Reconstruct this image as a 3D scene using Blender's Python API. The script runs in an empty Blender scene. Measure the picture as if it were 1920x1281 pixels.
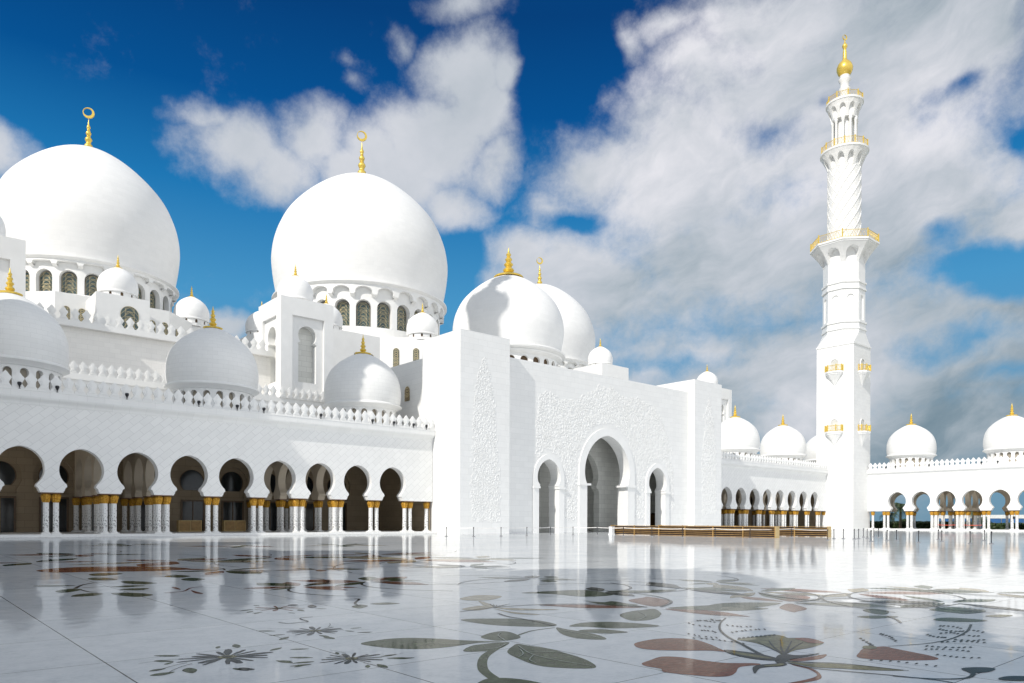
import bpy, math, random
from mathutils import Vector, Matrix
random.seed(7)
S = bpy.context.scene
COL = S.collection
PI = math.pi
R = math.radians

# ------------------------------------------------------------------ site survey
# x = along the mosque front (u), y = away from the court (v), z up, metres.
CS, SN, F, EYE = .653, .757, 1380.0, 1.7
def yh(px): return 964.8 + .0122*px
def wall_v(px, py, v):
    t = (px-960)/F
    u = v*(CS+SN*t)/(SN-CS*t)
    dep = CS*u+SN*v
    return u, EYE+(yh(px)-py)/F*dep
def wall_u(px, py, u):
    t = (px-960)/F
    v = u*(SN-CS*t)/(CS+SN*t)
    dep = CS*u+SN*v
    return v, EYE+(yh(px)-py)/F*dep
ROLL = .004
def ground(px, py, true=False):
    h = yh(px) if true else 976.5+ROLL*(px-960)
    dep = EYE*F/max(py-h, 1e-3)
    X = (px-960)/F*dep
    return (SN*X+CS*dep, -CS*X+SN*dep)

# ------------------------------------------------------------------ materials
def new_mat(name):
    m = bpy.data.materials.new(name); m.use_nodes = True
    nt = m.node_tree
    return m, nt, nt.nodes['Principled BSDF'], nt.nodes, nt.links
def ramp(nt, fac, stops):
    r = nt.nodes.new('ShaderNodeValToRGB')
    while len(r.color_ramp.elements) < len(stops): r.color_ramp.elements.new(.5)
    for e, (p, c) in zip(r.color_ramp.elements, stops):
        e.position = p; e.color = (*c, 1) if len(c) == 3 else c
    nt.links.new(fac, r.inputs[0]); return r
def noise(nt, scale, detail=4, vec=None, rough=.55):
    n = nt.nodes.new('ShaderNodeTexNoise'); n.inputs['Scale'].default_value = scale
    n.inputs['Detail'].default_value = detail; n.inputs['Roughness'].default_value = rough
    if vec is not None: nt.links.new(vec, n.inputs['Vector'])
    return n
def mth(nt, op, a, b=None, c=None, clamp=False):
    n = nt.nodes.new('ShaderNodeMath'); n.operation = op; n.use_clamp = clamp
    for i, x in enumerate((a, b, c)):
        if x is None: continue
        if isinstance(x, (int, float)): n.inputs[i].default_value = x
        else: nt.links.new(x, n.inputs[i])
    return n.outputs[0]
def mixc(nt, fac, a, b, mode='MIX'):
    n = nt.nodes.new('ShaderNodeMix'); n.data_type = 'RGBA'; n.blend_type = mode
    for sock, x in ((n.inputs[0], fac), (n.inputs[6], a), (n.inputs[7], b)):
        if isinstance(x, (int, float)): sock.default_value = x
        elif isinstance(x, tuple): sock.default_value = (*x, 1) if len(x) == 3 else x
        else: nt.links.new(x, sock)
    return n.outputs[2]
def plain(name, col, rough=.5, metal=0, var=.12, scale=3.0, bump=0, bscale=20):
    m, nt, b, N, L = new_mat(name)
    g = N.new('ShaderNodeNewGeometry')
    n = noise(nt, scale, 5, g.outputs['Position'])
    lo = tuple(c*(1-var) for c in col); hi = tuple(min(1, c*(1+var)) for c in col)
    r = ramp(nt, n.outputs[0], [(.3, lo), (.7, hi)])
    L.new(r.outputs[0], b.inputs['Base Color'])
    b.inputs['Roughness'].default_value = rough; b.inputs['Metallic'].default_value = metal
    if bump:
        n2 = noise(nt, bscale, 3, g.outputs['Position'])
        bp = N.new('ShaderNodeBump'); bp.inputs['Strength'].default_value = bump; bp.inputs['Distance'].default_value = .05
        L.new(n2.outputs[0], bp.inputs['Height']); L.new(bp.outputs[0], b.inputs['Normal'])
    return m
WHITE = (.80, .80, .785)
def brick_vec(nt, rot45=False):
    """in-plane coordinates of an upright wall, chosen by which way it faces"""
    N, L = nt.nodes, nt.links
    g = N.new('ShaderNodeNewGeometry')
    p = N.new('ShaderNodeSeparateXYZ'); L.new(g.outputs['Position'], p.inputs[0])
    q = N.new('ShaderNodeSeparateXYZ'); L.new(g.outputs['True Normal'], q.inputs[0])
    f = mth(nt, 'GREATER_THAN', mth(nt, 'ABSOLUTE', q.outputs[0]), .6)
    s = mth(nt, 'ADD', mth(nt, 'MULTIPLY', p.outputs[1], f), mth(nt, 'MULTIPLY', p.outputs[0], mth(nt, 'SUBTRACT', 1, f)))
    c = N.new('ShaderNodeCombineXYZ')
    if rot45:
        L.new(mth(nt, 'MULTIPLY', mth(nt, 'ADD', mth(nt, 'MULTIPLY', s, .87), p.outputs[2]), .7071), c.inputs[0])
        L.new(mth(nt, 'MULTIPLY', mth(nt, 'SUBTRACT', p.outputs[2], mth(nt, 'MULTIPLY', s, .87)), .7071), c.inputs[1])
    else:
        L.new(s, c.inputs[0]); L.new(p.outputs[2], c.inputs[1])
    return c.outputs[0], g
def marble(name, mode='blocks', bw=1.2, bh=.6, joint=.012, col=WHITE, jd=.62, var=.07, rough=.62):
    m, nt, b, N, L = new_mat(name)
    if mode == 'uv':
        uv = N.new('ShaderNodeUVMap'); vec = uv.outputs[0]; g = N.new('ShaderNodeNewGeometry')
    else:
        vec, g = brick_vec(nt, mode == 'diag')
    br = N.new('ShaderNodeTexBrick'); L.new(vec, br.inputs['Vector'])
    br.inputs['Scale'].default_value = 1; br.inputs['Brick Width'].default_value = bw
    br.inputs['Row Height'].default_value = bh; br.inputs['Mortar Size'].default_value = joint
    br.inputs['Mortar Smooth'].default_value = .3
    br.inputs['Color1'].default_value = (*[c*(1-var) for c in col], 1)
    br.inputs['Color2'].default_value = (*[min(.9, c*(1+var*.6)) for c in col], 1)
    br.inputs['Mortar'].default_value = (*[c*jd for c in col], 1)
    n = noise(nt, .9, 6, g.outputs['Position'], .65)
    stain = ramp(nt, n.outputs[0], [(.3, (.965, .968, .97)), (.65, (1, 1, 1))])
    L.new(mixc(nt, 1.0, br.outputs[0], stain.outputs[0], 'MULTIPLY'), b.inputs['Base Color'])
    b.inputs['Roughness'].default_value = rough; b.inputs['Specular IOR Level'].default_value = .3
    bp = N.new('ShaderNodeBump'); bp.inputs['Strength'].default_value = .25; bp.inputs['Distance'].default_value = .02
    bp.invert = True
    L.new(br.outputs['Fac'], bp.inputs['Height']); L.new(bp.outputs[0], b.inputs['Normal'])
    return m
M = {}
M['plain'] = plain('plain_marble', WHITE, .4, 0, .03, .7)
M['blocks'] = marble('block_marble', 'blocks', 1.5, .75, .010, jd=.8, var=.025)
M['hall'] = marble('hall_marble', 'blocks', 1.2, .6, .010, jd=.82, var=.03, col=(.82, .805, .775))
M['diag'] = marble('diagonal_tile', 'diag', 1.15, .58, .018, jd=.80, var=.028)
M['dome'] = marble('dome_marble', 'uv', 1.1, .48, .013, jd=.87, var=.025)
M['big_dome'] = marble('big_dome_marble', 'uv', 1.3, .65, .008, jd=.92, var=.02, col=(.83, .83, .82))
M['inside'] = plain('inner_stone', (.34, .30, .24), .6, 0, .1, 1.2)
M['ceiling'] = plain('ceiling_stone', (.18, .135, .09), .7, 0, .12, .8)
M['cross'] = plain('cross_wall_stone', (.54, .47, .37), .6, 0, .06, .8)  # warm bounce light is put into this stone's colour
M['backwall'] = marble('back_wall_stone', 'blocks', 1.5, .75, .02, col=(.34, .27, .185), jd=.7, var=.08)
M['niche'] = marble('niche_marble', 'blocks', 1.5, .75, .02, col=(.66, .66, .62), jd=.7, var=.08)
def gold(name, col, rough, metal, bump=0, sc=6, rim=None):
    m, nt, b, N, L = new_mat(name)
    g = N.new('ShaderNodeNewGeometry')
    n = noise(nt, 2.5, 5, g.outputs['Position'])
    r = ramp(nt, n.outputs[0], [(.3, tuple(c*.8 for c in col)), (.7, col)])
    L.new(r.outputs[0], b.inputs['Base Color'])
    b.inputs['Roughness'].default_value = rough; b.inputs['Metallic'].default_value = metal
    if bump:
        v = N.new('ShaderNodeTexVoronoi'); v.inputs['Scale'].default_value = sc
        L.new(g.outputs['Position'], v.inputs['Vector'])
        bp = N.new('ShaderNodeBump'); bp.inputs['Strength'].default_value = bump; bp.inputs['Distance'].default_value = .08
        L.new(v.outputs['Distance'], bp.inputs['Height']); L.new(bp.outputs[0], b.inputs['Normal'])
        r2 = ramp(nt, v.outputs['Distance'], [(.0, (1, 1, 1)), (.75, (.55, .42, .3))])
        L.new(mixc(nt, 1.0, r.outputs[0], r2.outputs[0], 'MULTIPLY'), b.inputs['Base Color'])
    return m
M['gold'] = gold('gold_leaf', (.88, .64, .13), .36, .55)
M['capital'] = gold('gilded_capital', (.85, .52, .06), .42, .35, .8, 9)
M['abacus'] = plain('dark_abacus', (.16, .08, .035), .5)
M['lattice'] = plain('gilt_lattice', (.70, .57, .32), .4, .3)
def glass(name, col, rough=.08):
    m = plain(name, col, rough, 0, .35, .8); return m
M['glass'] = glass('window_glass', (.055, .085, .085), .12)
M['dark_glass'] = glass('dark_window_glass', (.018, .022, .024), .1)
M['doorwood'] = plain('door_wood', (.10, .055, .02), .45, 0, .3, 4)
M['wood'] = plain('slat_wood', (.36, .22, .075), .5, 0, .25, 2.5)
M['darkwood'] = plain('near_black_wood', (.035, .014, .009), .6, 0, .2, 2)
M['endwood'] = plain('end_panel_wood', (.52, .38, .17), .55, 0, .15, 3)
M['black'] = plain('black_metal', (.018, .019, .024), .4, .2)
M['steel'] = plain('steel', (.32, .32, .33), .35, .6)
M['belt'] = plain('pale_belt', (.78, .76, .73), .6)
M['redtape'] = plain('red_tape', (.72, .10, .05), .5)
M['leaf'] = plain('leaf_green', (.045, .075, .022), .55, 0, .45, 1.5)
M['palmleaf'] = plain('palm_frond', (.075, .105, .045), .5, 0, .35, 2)
M['bark'] = plain('palm_bark', (.16, .11, .07), .85, 0, .3, 6, .6, 12)
M['lawn'] = plain('lawn_grass', (.06, .10, .025), .9, 0, .35, .6, .5, 9)
M['sand'] = plain('sandy_ground', (.42, .36, .27), .95, 0, .15, .2)
M['bluefence'] = plain('blue_hoarding', (.03, .12, .32), .5, 0, .12, 1)
M['whitepaint'] = plain('white_paint', (.75, .76, .76), .5)
# column shaft with inlaid stones in the lower part
def column_mat():
    m, nt, b, N, L = new_mat('inlaid_column')
    tc = N.new('ShaderNodeTexCoord')
    sp = N.new('ShaderNodeSeparateXYZ'); L.new(tc.outputs['Object'], sp.inputs[0])
    at = mth(nt, 'ARCTAN2', sp.outputs[1], sp.outputs[0])
    c = N.new('ShaderNodeCombineXYZ'); L.new(mth(nt, 'MULTIPLY', at, .45), c.inputs[0]); L.new(mth(nt, 'MULTIPLY', sp.outputs[2], .8), c.inputs[1])
    v = N.new('ShaderNodeTexVoronoi'); v.inputs['Scale'].default_value = 6.2; L.new(c.outputs[0], v.inputs['Vector'])
    near = mth(nt, 'LESS_THAN', v.outputs['Distance'], .36)
    sepc = N.new('ShaderNodeSeparateColor'); L.new(v.outputs['Color'], sepc.inputs[0])
    zlim = mth(nt, 'SUBTRACT', 1, mth(nt, 'DIVIDE', sp.outputs[2], 2.9))
    keep = mth(nt, 'LESS_THAN', sepc.outputs[0], mth(nt, 'MULTIPLY', zlim, 2.1))
    f = mth(nt, 'MULTIPLY', near, keep)
    colr = ramp(nt, sepc.outputs[1], [(.35, (.05, .05, .06)), (.6, (.14, .07, .06)), (.8, (.07, .10, .07))])
    L.new(mixc(nt, f, WHITE, colr.outputs[0]), b.inputs['Base Color'])
    b.inputs['Roughness'].default_value = .3
    return m
M['column'] = column_mat()
# polished court floor
def polish(nt, base, g, wave=.008):
    N, L = nt.nodes, nt.links
    n = noise(nt, .55, 2, g.outputs['Position']); n2 = noise(nt, 2.4, 3, g.outputs['Position'])
    h = mth(nt, 'ADD', n.outputs[0], mth(nt, 'MULTIPLY', n2.outputs[0], .20))
    bp = N.new('ShaderNodeBump'); bp.inputs['Strength'].default_value = 1; bp.inputs['Distance'].default_value = wave
    L.new(h, bp.inputs['Height'])
    n3 = noise(nt, 1.6, 5, g.outputs['Position'])
    r = ramp(nt, n3.outputs[0], [(.3, (.03,)*3), (.75, (.075,)*3)])
    df = N.new('ShaderNodeBsdfDiffuse'); L.new(base, df.inputs['Color'])
    gl = N.new('ShaderNodeBsdfGlossy'); L.new(r.outputs[0], gl.inputs['Roughness']); L.new(bp.outputs[0], gl.inputs['Normal'])
    fr = N.new('ShaderNodeFresnel'); fr.inputs['IOR'].default_value = 1.5; L.new(bp.outputs[0], fr.inputs['Normal'])
    mx = N.new('ShaderNodeMixShader'); mr_ = N.new('ShaderNodeMapRange'); mr_.interpolation_type = 'SMOOTHSTEP'
    L.new(fr.outputs[0], mr_.inputs[0]); mr_.inputs[1].default_value = .12; mr_.inputs[2].default_value = .95; mr_.inputs[3].default_value = .02; mr_.inputs[4].default_value = .72
    L.new(mr_.outputs[0], mx.inputs[0])
    L.new(df.outputs[0], mx.inputs[1]); L.new(gl.outputs[0], mx.inputs[2])
    L.new(mx.outputs[0], N['Material Output'].inputs['Surface'])
def floor_mat():
    m, nt, b, N, L = new_mat('polished_white_floor')
    g = N.new('ShaderNodeNewGeometry')
    sp = N.new('ShaderNodeSeparateXYZ'); L.new(g.outputs['Position'], sp.inputs[0])
    def line(sock, off, step, w):
        x = mth(nt, 'DIVIDE', mth(nt, 'SUBTRACT', sock, off), step)
        fr = mth(nt, 'ABSOLUTE', mth(nt, 'SUBTRACT', mth(nt, 'FRACT', mth(nt, 'ADD', x, .5)), .5))
        return mth(nt, 'LESS_THAN', fr, w/step)
    jt = mth(nt, 'MAXIMUM', line(sp.outputs[0], 2.05, 2.36, .008), line(sp.outputs[1], 9.74, 2.3, .006))
    n = noise(nt, 2.2, 9, g.outputs['Position'], .7); n2 = noise(nt, 14, 6, g.outputs['Position'], .7)
    mv = mth(nt, 'ADD', mth(nt, 'MULTIPLY', n.outputs[0], .6), mth(nt, 'MULTIPLY', n2.outputs[0], .4))
    r = ramp(nt, mv, [(.36, (.67, .695, .71)), (.5, (.80, .82, .83)), (.62, (.87, .88, .885))])
    # slabs differ a little from one another
    cx = mth(nt, 'FLOOR', mth(nt, 'DIVIDE', mth(nt, 'SUBTRACT', sp.outputs[0], 2.05), 2.36))
    cy = mth(nt, 'FLOOR', mth(nt, 'DIVIDE', mth(nt, 'SUBTRACT', sp.outputs[1], 9.74), 2.3))
    cc = N.new('ShaderNodeCombineXYZ'); L.new(cx, cc.inputs[0]); L.new(cy, cc.inputs[1])
    wn = N.new('ShaderNodeTexWhiteNoise'); wn.noise_dimensions = '2D'; L.new(cc.outputs[0], wn.inputs['Vector'])
    sl = ramp(nt, wn.outputs[0], [(0, (.89, .90, .91)), (1, (1, 1, 1))])
    base = mixc(nt, 1.0, r.outputs[0], sl.outputs[0], 'MULTIPLY')
    polish(nt, mixc(nt, jt, base, (.07, .07, .065)), g)
    return m
M['floor'] = floor_mat()
def inlay(name, col, vein=None, var=.5, sc=7, stretch=1):
    m, nt, b, N, L = new_mat(name)
    g = N.new('ShaderNodeNewGeometry')
    mp = N.new('ShaderNodeMapping'); mp.inputs['Scale'].default_value = (1, stretch, 1); L.new(g.outputs['Position'], mp.inputs[0])
    n = noise(nt, sc, 8, mp.outputs[0], .75)
    r = ramp(nt, n.outputs[0], [(.33, tuple(c*(1-var) for c in col)), (.55, col), (.72, tuple(c*(1+var*1.6) for c in col))])
    polish(nt, r.outputs[0], g)
    return m
M['in_green'] = inlay('green_inlay', (.06, .088, .042))
M['in_dark'] = inlay('dark_inlay', (.016, .024, .026))
M['in_blue'] = inlay('slate_inlay', (.025, .042, .055))
M['in_brown'] = inlay('brown_inlay', (.25, .088, .05), var=.5, sc=5, stretch=6)
M['in_olive'] = inlay('olive_inlay', (.19, .18, .085))
M['in_beige'] = inlay('beige_inlay', (.42, .37, .26))
M['in_pale'] = inlay('pale_inlay', (.45, .49, .45))

# ------------------------------------------------------------------ mesh tools
class MB:
    def __init__(s): s.v = []; s.f = []; s.uv = []; s.mi = []; s.cur = 0
    def add(s, verts, faces, uvs=None):
        o = len(s.v); s.v += [tuple(p) for p in verts]
        for k, f in enumerate(faces):
            s.f.append(tuple(i+o for i in f)); s.mi.append(s.cur)
            s.uv.append(uvs[k] if uvs else None)
    def quad(s, a, b, c, d): s.add((a, b, c, d), ((0, 1, 2, 3),))
    def box(s, x0, x1, y0, y1, z0, z1):
        v = [(x, y, z) for z in (z0, z1) for y in (y0, y1) for x in (x0, x1)]
        s.add(v, ((0, 2, 3, 1), (4, 5, 7, 6), (0, 1, 5, 4), (2, 6, 7, 3), (0, 4, 6, 2), (1, 3, 7, 5)))
    def prism(s, pts, z0, z1):
        n = len(pts)
        s.add([(x, y, z0) for x, y in pts]+[(x, y, z1) for x, y in pts],
              [tuple(range(n-1, -1, -1)), tuple(range(n, 2*n))]+[(i, (i+1) % n, n+(i+1) % n, n+i) for i in range(n)])
    def lathe(s, c, prof, n=32, rot=0, cap=True):
        cx, cy, cz = c; o = len(s.v); ln = 0; ls = []
        for k, (r, z) in enumerate(prof):
            if k: ln += math.hypot(r-prof[k-1][0], z-prof[k-1][1])
            ls.append(ln)
            for i in range(n):
                a = rot+2*PI*i/n; s.v.append((cx+r*math.cos(a), cy+r*math.sin(a), cz+z))
        rm = max(r for r, z in prof)
        for k in range(len(prof)-1):
            for i in range(n):
                j = (i+1) % n
                s.f.append((o+k*n+i, o+k*n+j, o+(k+1)*n+j, o+(k+1)*n+i)); s.mi.append(s.cur)
                u0, u1 = 2*PI*rm*i/n, 2*PI*rm*(i+1)/n
                s.uv.append(((u0, ls[k]), (u1, ls[k]), (u1, ls[k+1]), (u0, ls[k+1])))
        if cap:
            for k, flip in ((0, True), (len(prof)-1, False)):
                if prof[k][0] > 1e-4:
                    f = [o+k*n+i for i in range(n)]
                    s.f.append(tuple(reversed(f)) if flip else tuple(f)); s.mi.append(s.cur); s.uv.append(None)
    def tube(s, pts, r0, r1=None, n=6):
        r1 = r0 if r1 is None else r1; P = [Vector(p) for p in pts]; o = len(s.v); m = len(P)
        for i, p in enumerate(P):
            t = (P[min(i+1, m-1)]-P[max(i-1, 0)]).normalized()
            a = t.cross(Vector((0, 0, 1)) if abs(t.z) < .9 else Vector((1, 0, 0))).normalized(); b = t.cross(a)
            r = r0+(r1-r0)*i/(m-1)
            for k in range(n):
                w = 2*PI*k/n; s.v.append(tuple(p+a*(r*math.cos(w))+b*(r*math.sin(w))))
        for i in range(m-1):
            for k in range(n):
                s.f.append((o+i*n+k, o+i*n+(k+1) % n, o+(i+1)*n+(k+1) % n, o+(i+1)*n+k)); s.mi.append(s.cur); s.uv.append(None)
    def mesh(s, name, mats, off=(0, 0, 0), smooth=None):
        me = bpy.data.meshes.new(name)
        me.from_pydata([(x-off[0], y-off[1], z-off[2]) for x, y, z in s.v], [], s.f)
        for m in (mats if isinstance(mats, (list, tuple)) else [mats]): me.materials.append(m)
        me.polygons.foreach_set('material_index', s.mi)
        if any(u is not None for u in s.uv):
            l = me.uv_layers.new(name='UVMap'); k = 0
            for f, u in zip(s.f, s.uv):
                for i in range(len(f)):
                    l.data[k].uv = u[i] if u else (0, 0); k += 1
        if smooth:
            me.shade_smooth(); me.set_sharp_from_angle(angle=R(smooth))
        me.update(); return me
WLOC = {}
def link(name, data, parent=None, loc=None):
    o = bpy.data.objects.new(name, data); COL.objects.link(o)
    if parent is not None: o.parent = parent
    if loc is not None:
        pl = WLOC.get(parent.name, Vector((0, 0, 0))) if parent else Vector((0, 0, 0))
        o.location = Vector(loc)-pl; WLOC[o.name] = Vector(loc)
    elif parent: WLOC[o.name] = WLOC.get(parent.name, Vector((0, 0, 0)))
    else: WLOC[o.name] = Vector((0, 0, 0))
    return o
def obj(name, mb, mats, parent=None, smooth=None):
    off = WLOC.get(parent.name, (0, 0, 0)) if parent else (0, 0, 0)
    return link(name, mb.mesh(name, mats, off, smooth), parent)
def copy_to(o, parent, loc, rot=0):
    c = o.copy(); COL.objects.link(c); c.parent = parent
    c.location = Vector(loc)-WLOC[parent.name]; c.rotation_euler.z = rot; WLOC[c.name] = Vector(loc)
    for ch in o.children:
        d = ch.copy(); COL.objects.link(d); d.parent = c
    return c
def thing(name, label, cat, loc, group=None):
    o = link(name, None, None, loc); o.empty_display_size = .5
    return tag(o, label, cat, group)
def tag(o, label, cat, group=None):
    o['label'] = label; o['category'] = cat
    if group: o['group'] = group
    return o
def struct(name, mb, m, kind='structure', smooth=None):
    o = obj(name, mb, m, None, smooth); o['kind'] = kind; return o

# openings: profile = [(z, half width), ...] from the sill up
def face(mb, mp, s0, s1, z0, z1, sc, prof, depth, back=False, sides=True):
    def strip(d):
        zb, zt = prof[0][0], prof[-1][0]
        if zb > z0+1e-6:
            for a, b in ((s0, sc), (sc, s1)): mb.quad(mp(a, z0, d), mp(b, z0, d), mp(b, zb, d), mp(a, zb, d))
        for (za, ha), (zc, hc) in zip(prof, prof[1:]):
            if zc-za < 1e-6: continue
            mb.quad(mp(s0, za, d), mp(sc-ha, za, d), mp(sc-hc, zc, d), mp(s0, zc, d))
            mb.quad(mp(sc+ha, za, d), mp(s1, za, d), mp(s1, zc, d), mp(sc+hc, zc, d))
        if z1 > zt+1e-6:
            for a, b in ((s0, sc), (sc, s1)): mb.quad(mp(a, zt, d), mp(b, zt, d), mp(b, z1, d), mp(a, z1, d))
    strip(0)
    if back: strip(depth)
    if depth:
        for (za, ha), (zc, hc) in zip(prof, prof[1:]):
            mb.quad(mp(sc-ha, za, 0), mp(sc-ha, za, depth), mp(sc-hc, zc, depth), mp(sc-hc, zc, 0))
            mb.quad(mp(sc+ha, za, 0), mp(sc+hc, zc, 0), mp(sc+hc, zc, depth), mp(sc+ha, za, depth))
        h = prof[-1][1]
        if h > 1e-4: mb.quad(mp(sc-h, prof[-1][0], 0), mp(sc-h, prof[-1][0], depth), mp(sc+h, prof[-1][0], depth), mp(sc+h, prof[-1][0], 0))
        if prof[0][0] > z0+1e-6:
            h = prof[0][1]; z = prof[0][0]
            mb.quad(mp(sc-h, z, 0), mp(sc+h, z, 0), mp(sc+h, z, depth), mp(sc-h, z, depth))
def horseshoe(zc, r, apex, zneck, hwneck, below, n=16, p=.14):
    """circle from the neck round to a slightly pointed crown; `below` = points under the neck"""
    out = list(below)
    a0 = -math.acos(min(1, hwneck/r)); k = (zc-zneck)/(-r*math.sin(a0)) if a0 < -1e-3 else 1
    for i in range(n+1):
        a = a0+(PI/2-a0)*i/n
        hw = r*math.cos(a)
        if a < 0: z = zc+r*math.sin(a)*k
        else:
            A = apex-zc; c0 = max(0, (A*A-r*r)/(2*r)); f = math.acos(c0/(r+c0))*a/(PI/2)
            hw = (r+c0)*math.cos(f)-c0; z = zc+(r+c0)*math.sin(f)
        out.append((z, max(0, hw) if i < n else 0.0))
    return out
def rect_prof(z0, z1, hw): return [(z0, hw), (z1, hw)]
def roundtop(z0, z1, hw, n=8):
    """plain round-headed opening"""
    zs = z1-hw
    return [(z0, hw)]+[(zs+hw*math.sin(PI/2*i/n), hw*math.cos(PI/2*i/n) if i < n else 0.0) for i in range(n+1)]
def pane(mb, mp, sc, prof, d):
    pts = [mp(sc-h, z, d) for z, h in prof]+[mp(sc+h, z, d) for z, h in reversed(prof) if h > 1e-4]
    mb.add(pts, [tuple(range(len(pts)))])
def hw_at(prof, z):
    for (a, ha), (b, hb) in zip(prof, prof[1:]):
        if a <= z <= b and b > a: return ha+(hb-ha)*(z-a)/(b-a)
    return 0
def lattice(mb, mp, sc, prof, d, w=None):
    w = w or .022+.008*prof[0][1]
    z0, z1 = prof[0][0], prof[-1][0]; hw = prof[0][1]
    def bar(p, q):
        (sa, za), (sb, zb) = p, q; l = math.hypot(sb-sa, zb-za)
        if l < 1e-5: return
        nx, nz = -(zb-za)/l*w/2, (sb-sa)/l*w/2
        mb.quad(mp(sc+sa-nx, za-nz, d), mp(sc+sb-nx, zb-nz, d), mp(sc+sb+nx, zb+nz, d), mp(sc+sa+nx, za+nz, d))
    def path(fn, n):
        last = None
        for i in range(n+1):
            s, z = fn(i/n)
            ok = z0 <= z <= z1 and abs(s) <= hw_at(prof, z)+1e-3
            if ok and last: bar(last, (s, z))
            last = (s, z) if ok else None
    for s in (-.5, .5): path(lambda t: (s*hw, z0+(z1-z0)*t), 14)
    step = hw*.62
    k = 0
    while z0+k*step < z1:
        zb = z0+k*step
        if k % 2 == 0 and zb-z0 < (z1-z0)*.7: path(lambda t: (-hw+2*hw*t, zb), 6)
        path(lambda t: (-hw*.5+hw*t, zb+hw*.5*math.sin(PI*t)), 8)
        path(lambda t: (-hw+hw*1.5*t, zb+hw*1.1*math.sin(PI/2*t)), 9)
        path(lambda t: (hw-hw*1.5*t, zb+hw*1.1*math.sin(PI/2*t)), 9)
        k += 1
    out = [(-h, z) for z, h in prof]+[(h, z) for z, h in reversed(prof)]
    out.append(out[0])
    for a, b in zip(out, out[1:]): bar(a, b)
def window(parent, mp, sc, prof, d, glassm='glass'):
    mb = MB(); pane(mb, mp, sc, prof, d); mb.cur = 1; lattice(mb, mp, sc, prof, d-.04)
    return obj('window', mb, [M[glassm], M['lattice']], parent)
def flat(o, a, n):
    """wall mapping: o = origin (x, y), a = direction along the wall, n = direction into it"""
    return lambda s, z, d: (o[0]+a[0]*s+n[0]*d, o[1]+a[1]*s+n[1]*d, z)
def ring_map(cx, cy, r):
    return lambda s, z, d: (cx+(r-d)*math.cos(s/r), cy+(r-d)*math.sin(s/r), z)

# ------------------------------------------------------------------ finials, domes
FIN = [(.34, 0), (.30, .018), (.17, .05), (.13, .075), (.11, .10), (.15, .13), (.175, .175), (.15, .225), (.09, .255), (.1, .275),
       (.085, .295), (.115, .33), (.145, .375), (.12, .42), (.07, .45), (.085, .47), (.065, .49), (.09, .52), (.11, .56), (.09, .60), (.05, .63),
       (.065, .65), (.05, .67), (.065, .70), (.08, .73), (.06, .77), (.035, .80), (.025, .87), (.012, .94), (0, 1)]
def crescent(mb, c, r, nrm=(-.35, -.94)):
    ax = (-nrm[1], nrm[0]); th = r*.14; n = 28; o = len(mb.v)
    for d in (-th, th):
        for i in range(n):
            a = 2*PI*i/n
            for rr, up in ((r, 0), (r*.74, r*.19)):
                x, z = rr*math.sin(a)-up*.7, rr*math.cos(a)+up*.75
                mb.v.append((c[0]+ax[0]*x+nrm[0]*d, c[1]+ax[1]*x+nrm[1]*d, c[2]+z))
    def q(*f): mb.f.append(tuple(o+i for i in f)); mb.mi.append(mb.cur); mb.uv.append(None)
    for i in range(n):
        j = (i+1) % n; a, b, e, g = 2*i, 2*i+1, 2*j, 2*j+1; m = 2*n
        q(a, b, g, e); q(m+a, m+e, m+g, m+b); q(a, e, m+e, m+a); q(b, m+b, m+g, g)
def finial(parent, x, y, z, H, cap=1.0, moon=0, fat=1.0):
    mb = MB()
    pr = [(r*H*fat*(cap if k < 3 else 1), zz*H) for k, (r, zz) in enumerate(FIN)]
    mb.lathe((x, y, z-.02*H), [(pr[0][0]*.9, -.06*H)]+pr, 20)
    if moon: crescent(mb, (x, y, z+H+moon*.85), moon)
    return obj('finial', mb, M['gold'], parent, 50)
DP = [(.97, 0), (.99, .12), (1.0, .28), (.988, .47), (.945, .66), (.87, .83), (.76, .98), (.625, 1.11), (.485, 1.21), (.335, 1.3), (.185, 1.365), (.07, 1.4), (0, 1.415)]
BP = [(.93, 0), (.965, .2), (.985, .36), (.99, .5), (.965, .68), (.91, .85), (.83, 1.01), (.72, 1.15), (.60, 1.27), (.48, 1.37), (.36, 1.45), (.24, 1.51), (.12, 1.545), (0, 1.56)]
def dense(prof, k=4):
    P = [prof[0]]+list(prof)+[(-prof[-2][0], prof[-2][1])]; out = []
    for i in range(1, len(P)-2):
        for j in range(k):
            t = j/k
            out.append(tuple(.5*(2*P[i][c]+(P[i+1][c]-P[i-1][c])*t+(2*P[i-1][c]-5*P[i][c]+4*P[i+1][c]-P[i+2][c])*t*t+(3*P[i][c]-P[i-1][c]-3*P[i+1][c]+P[i+2][c])*t**3) for c in (0, 1)))
    out.append(prof[-1]); return out
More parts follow.
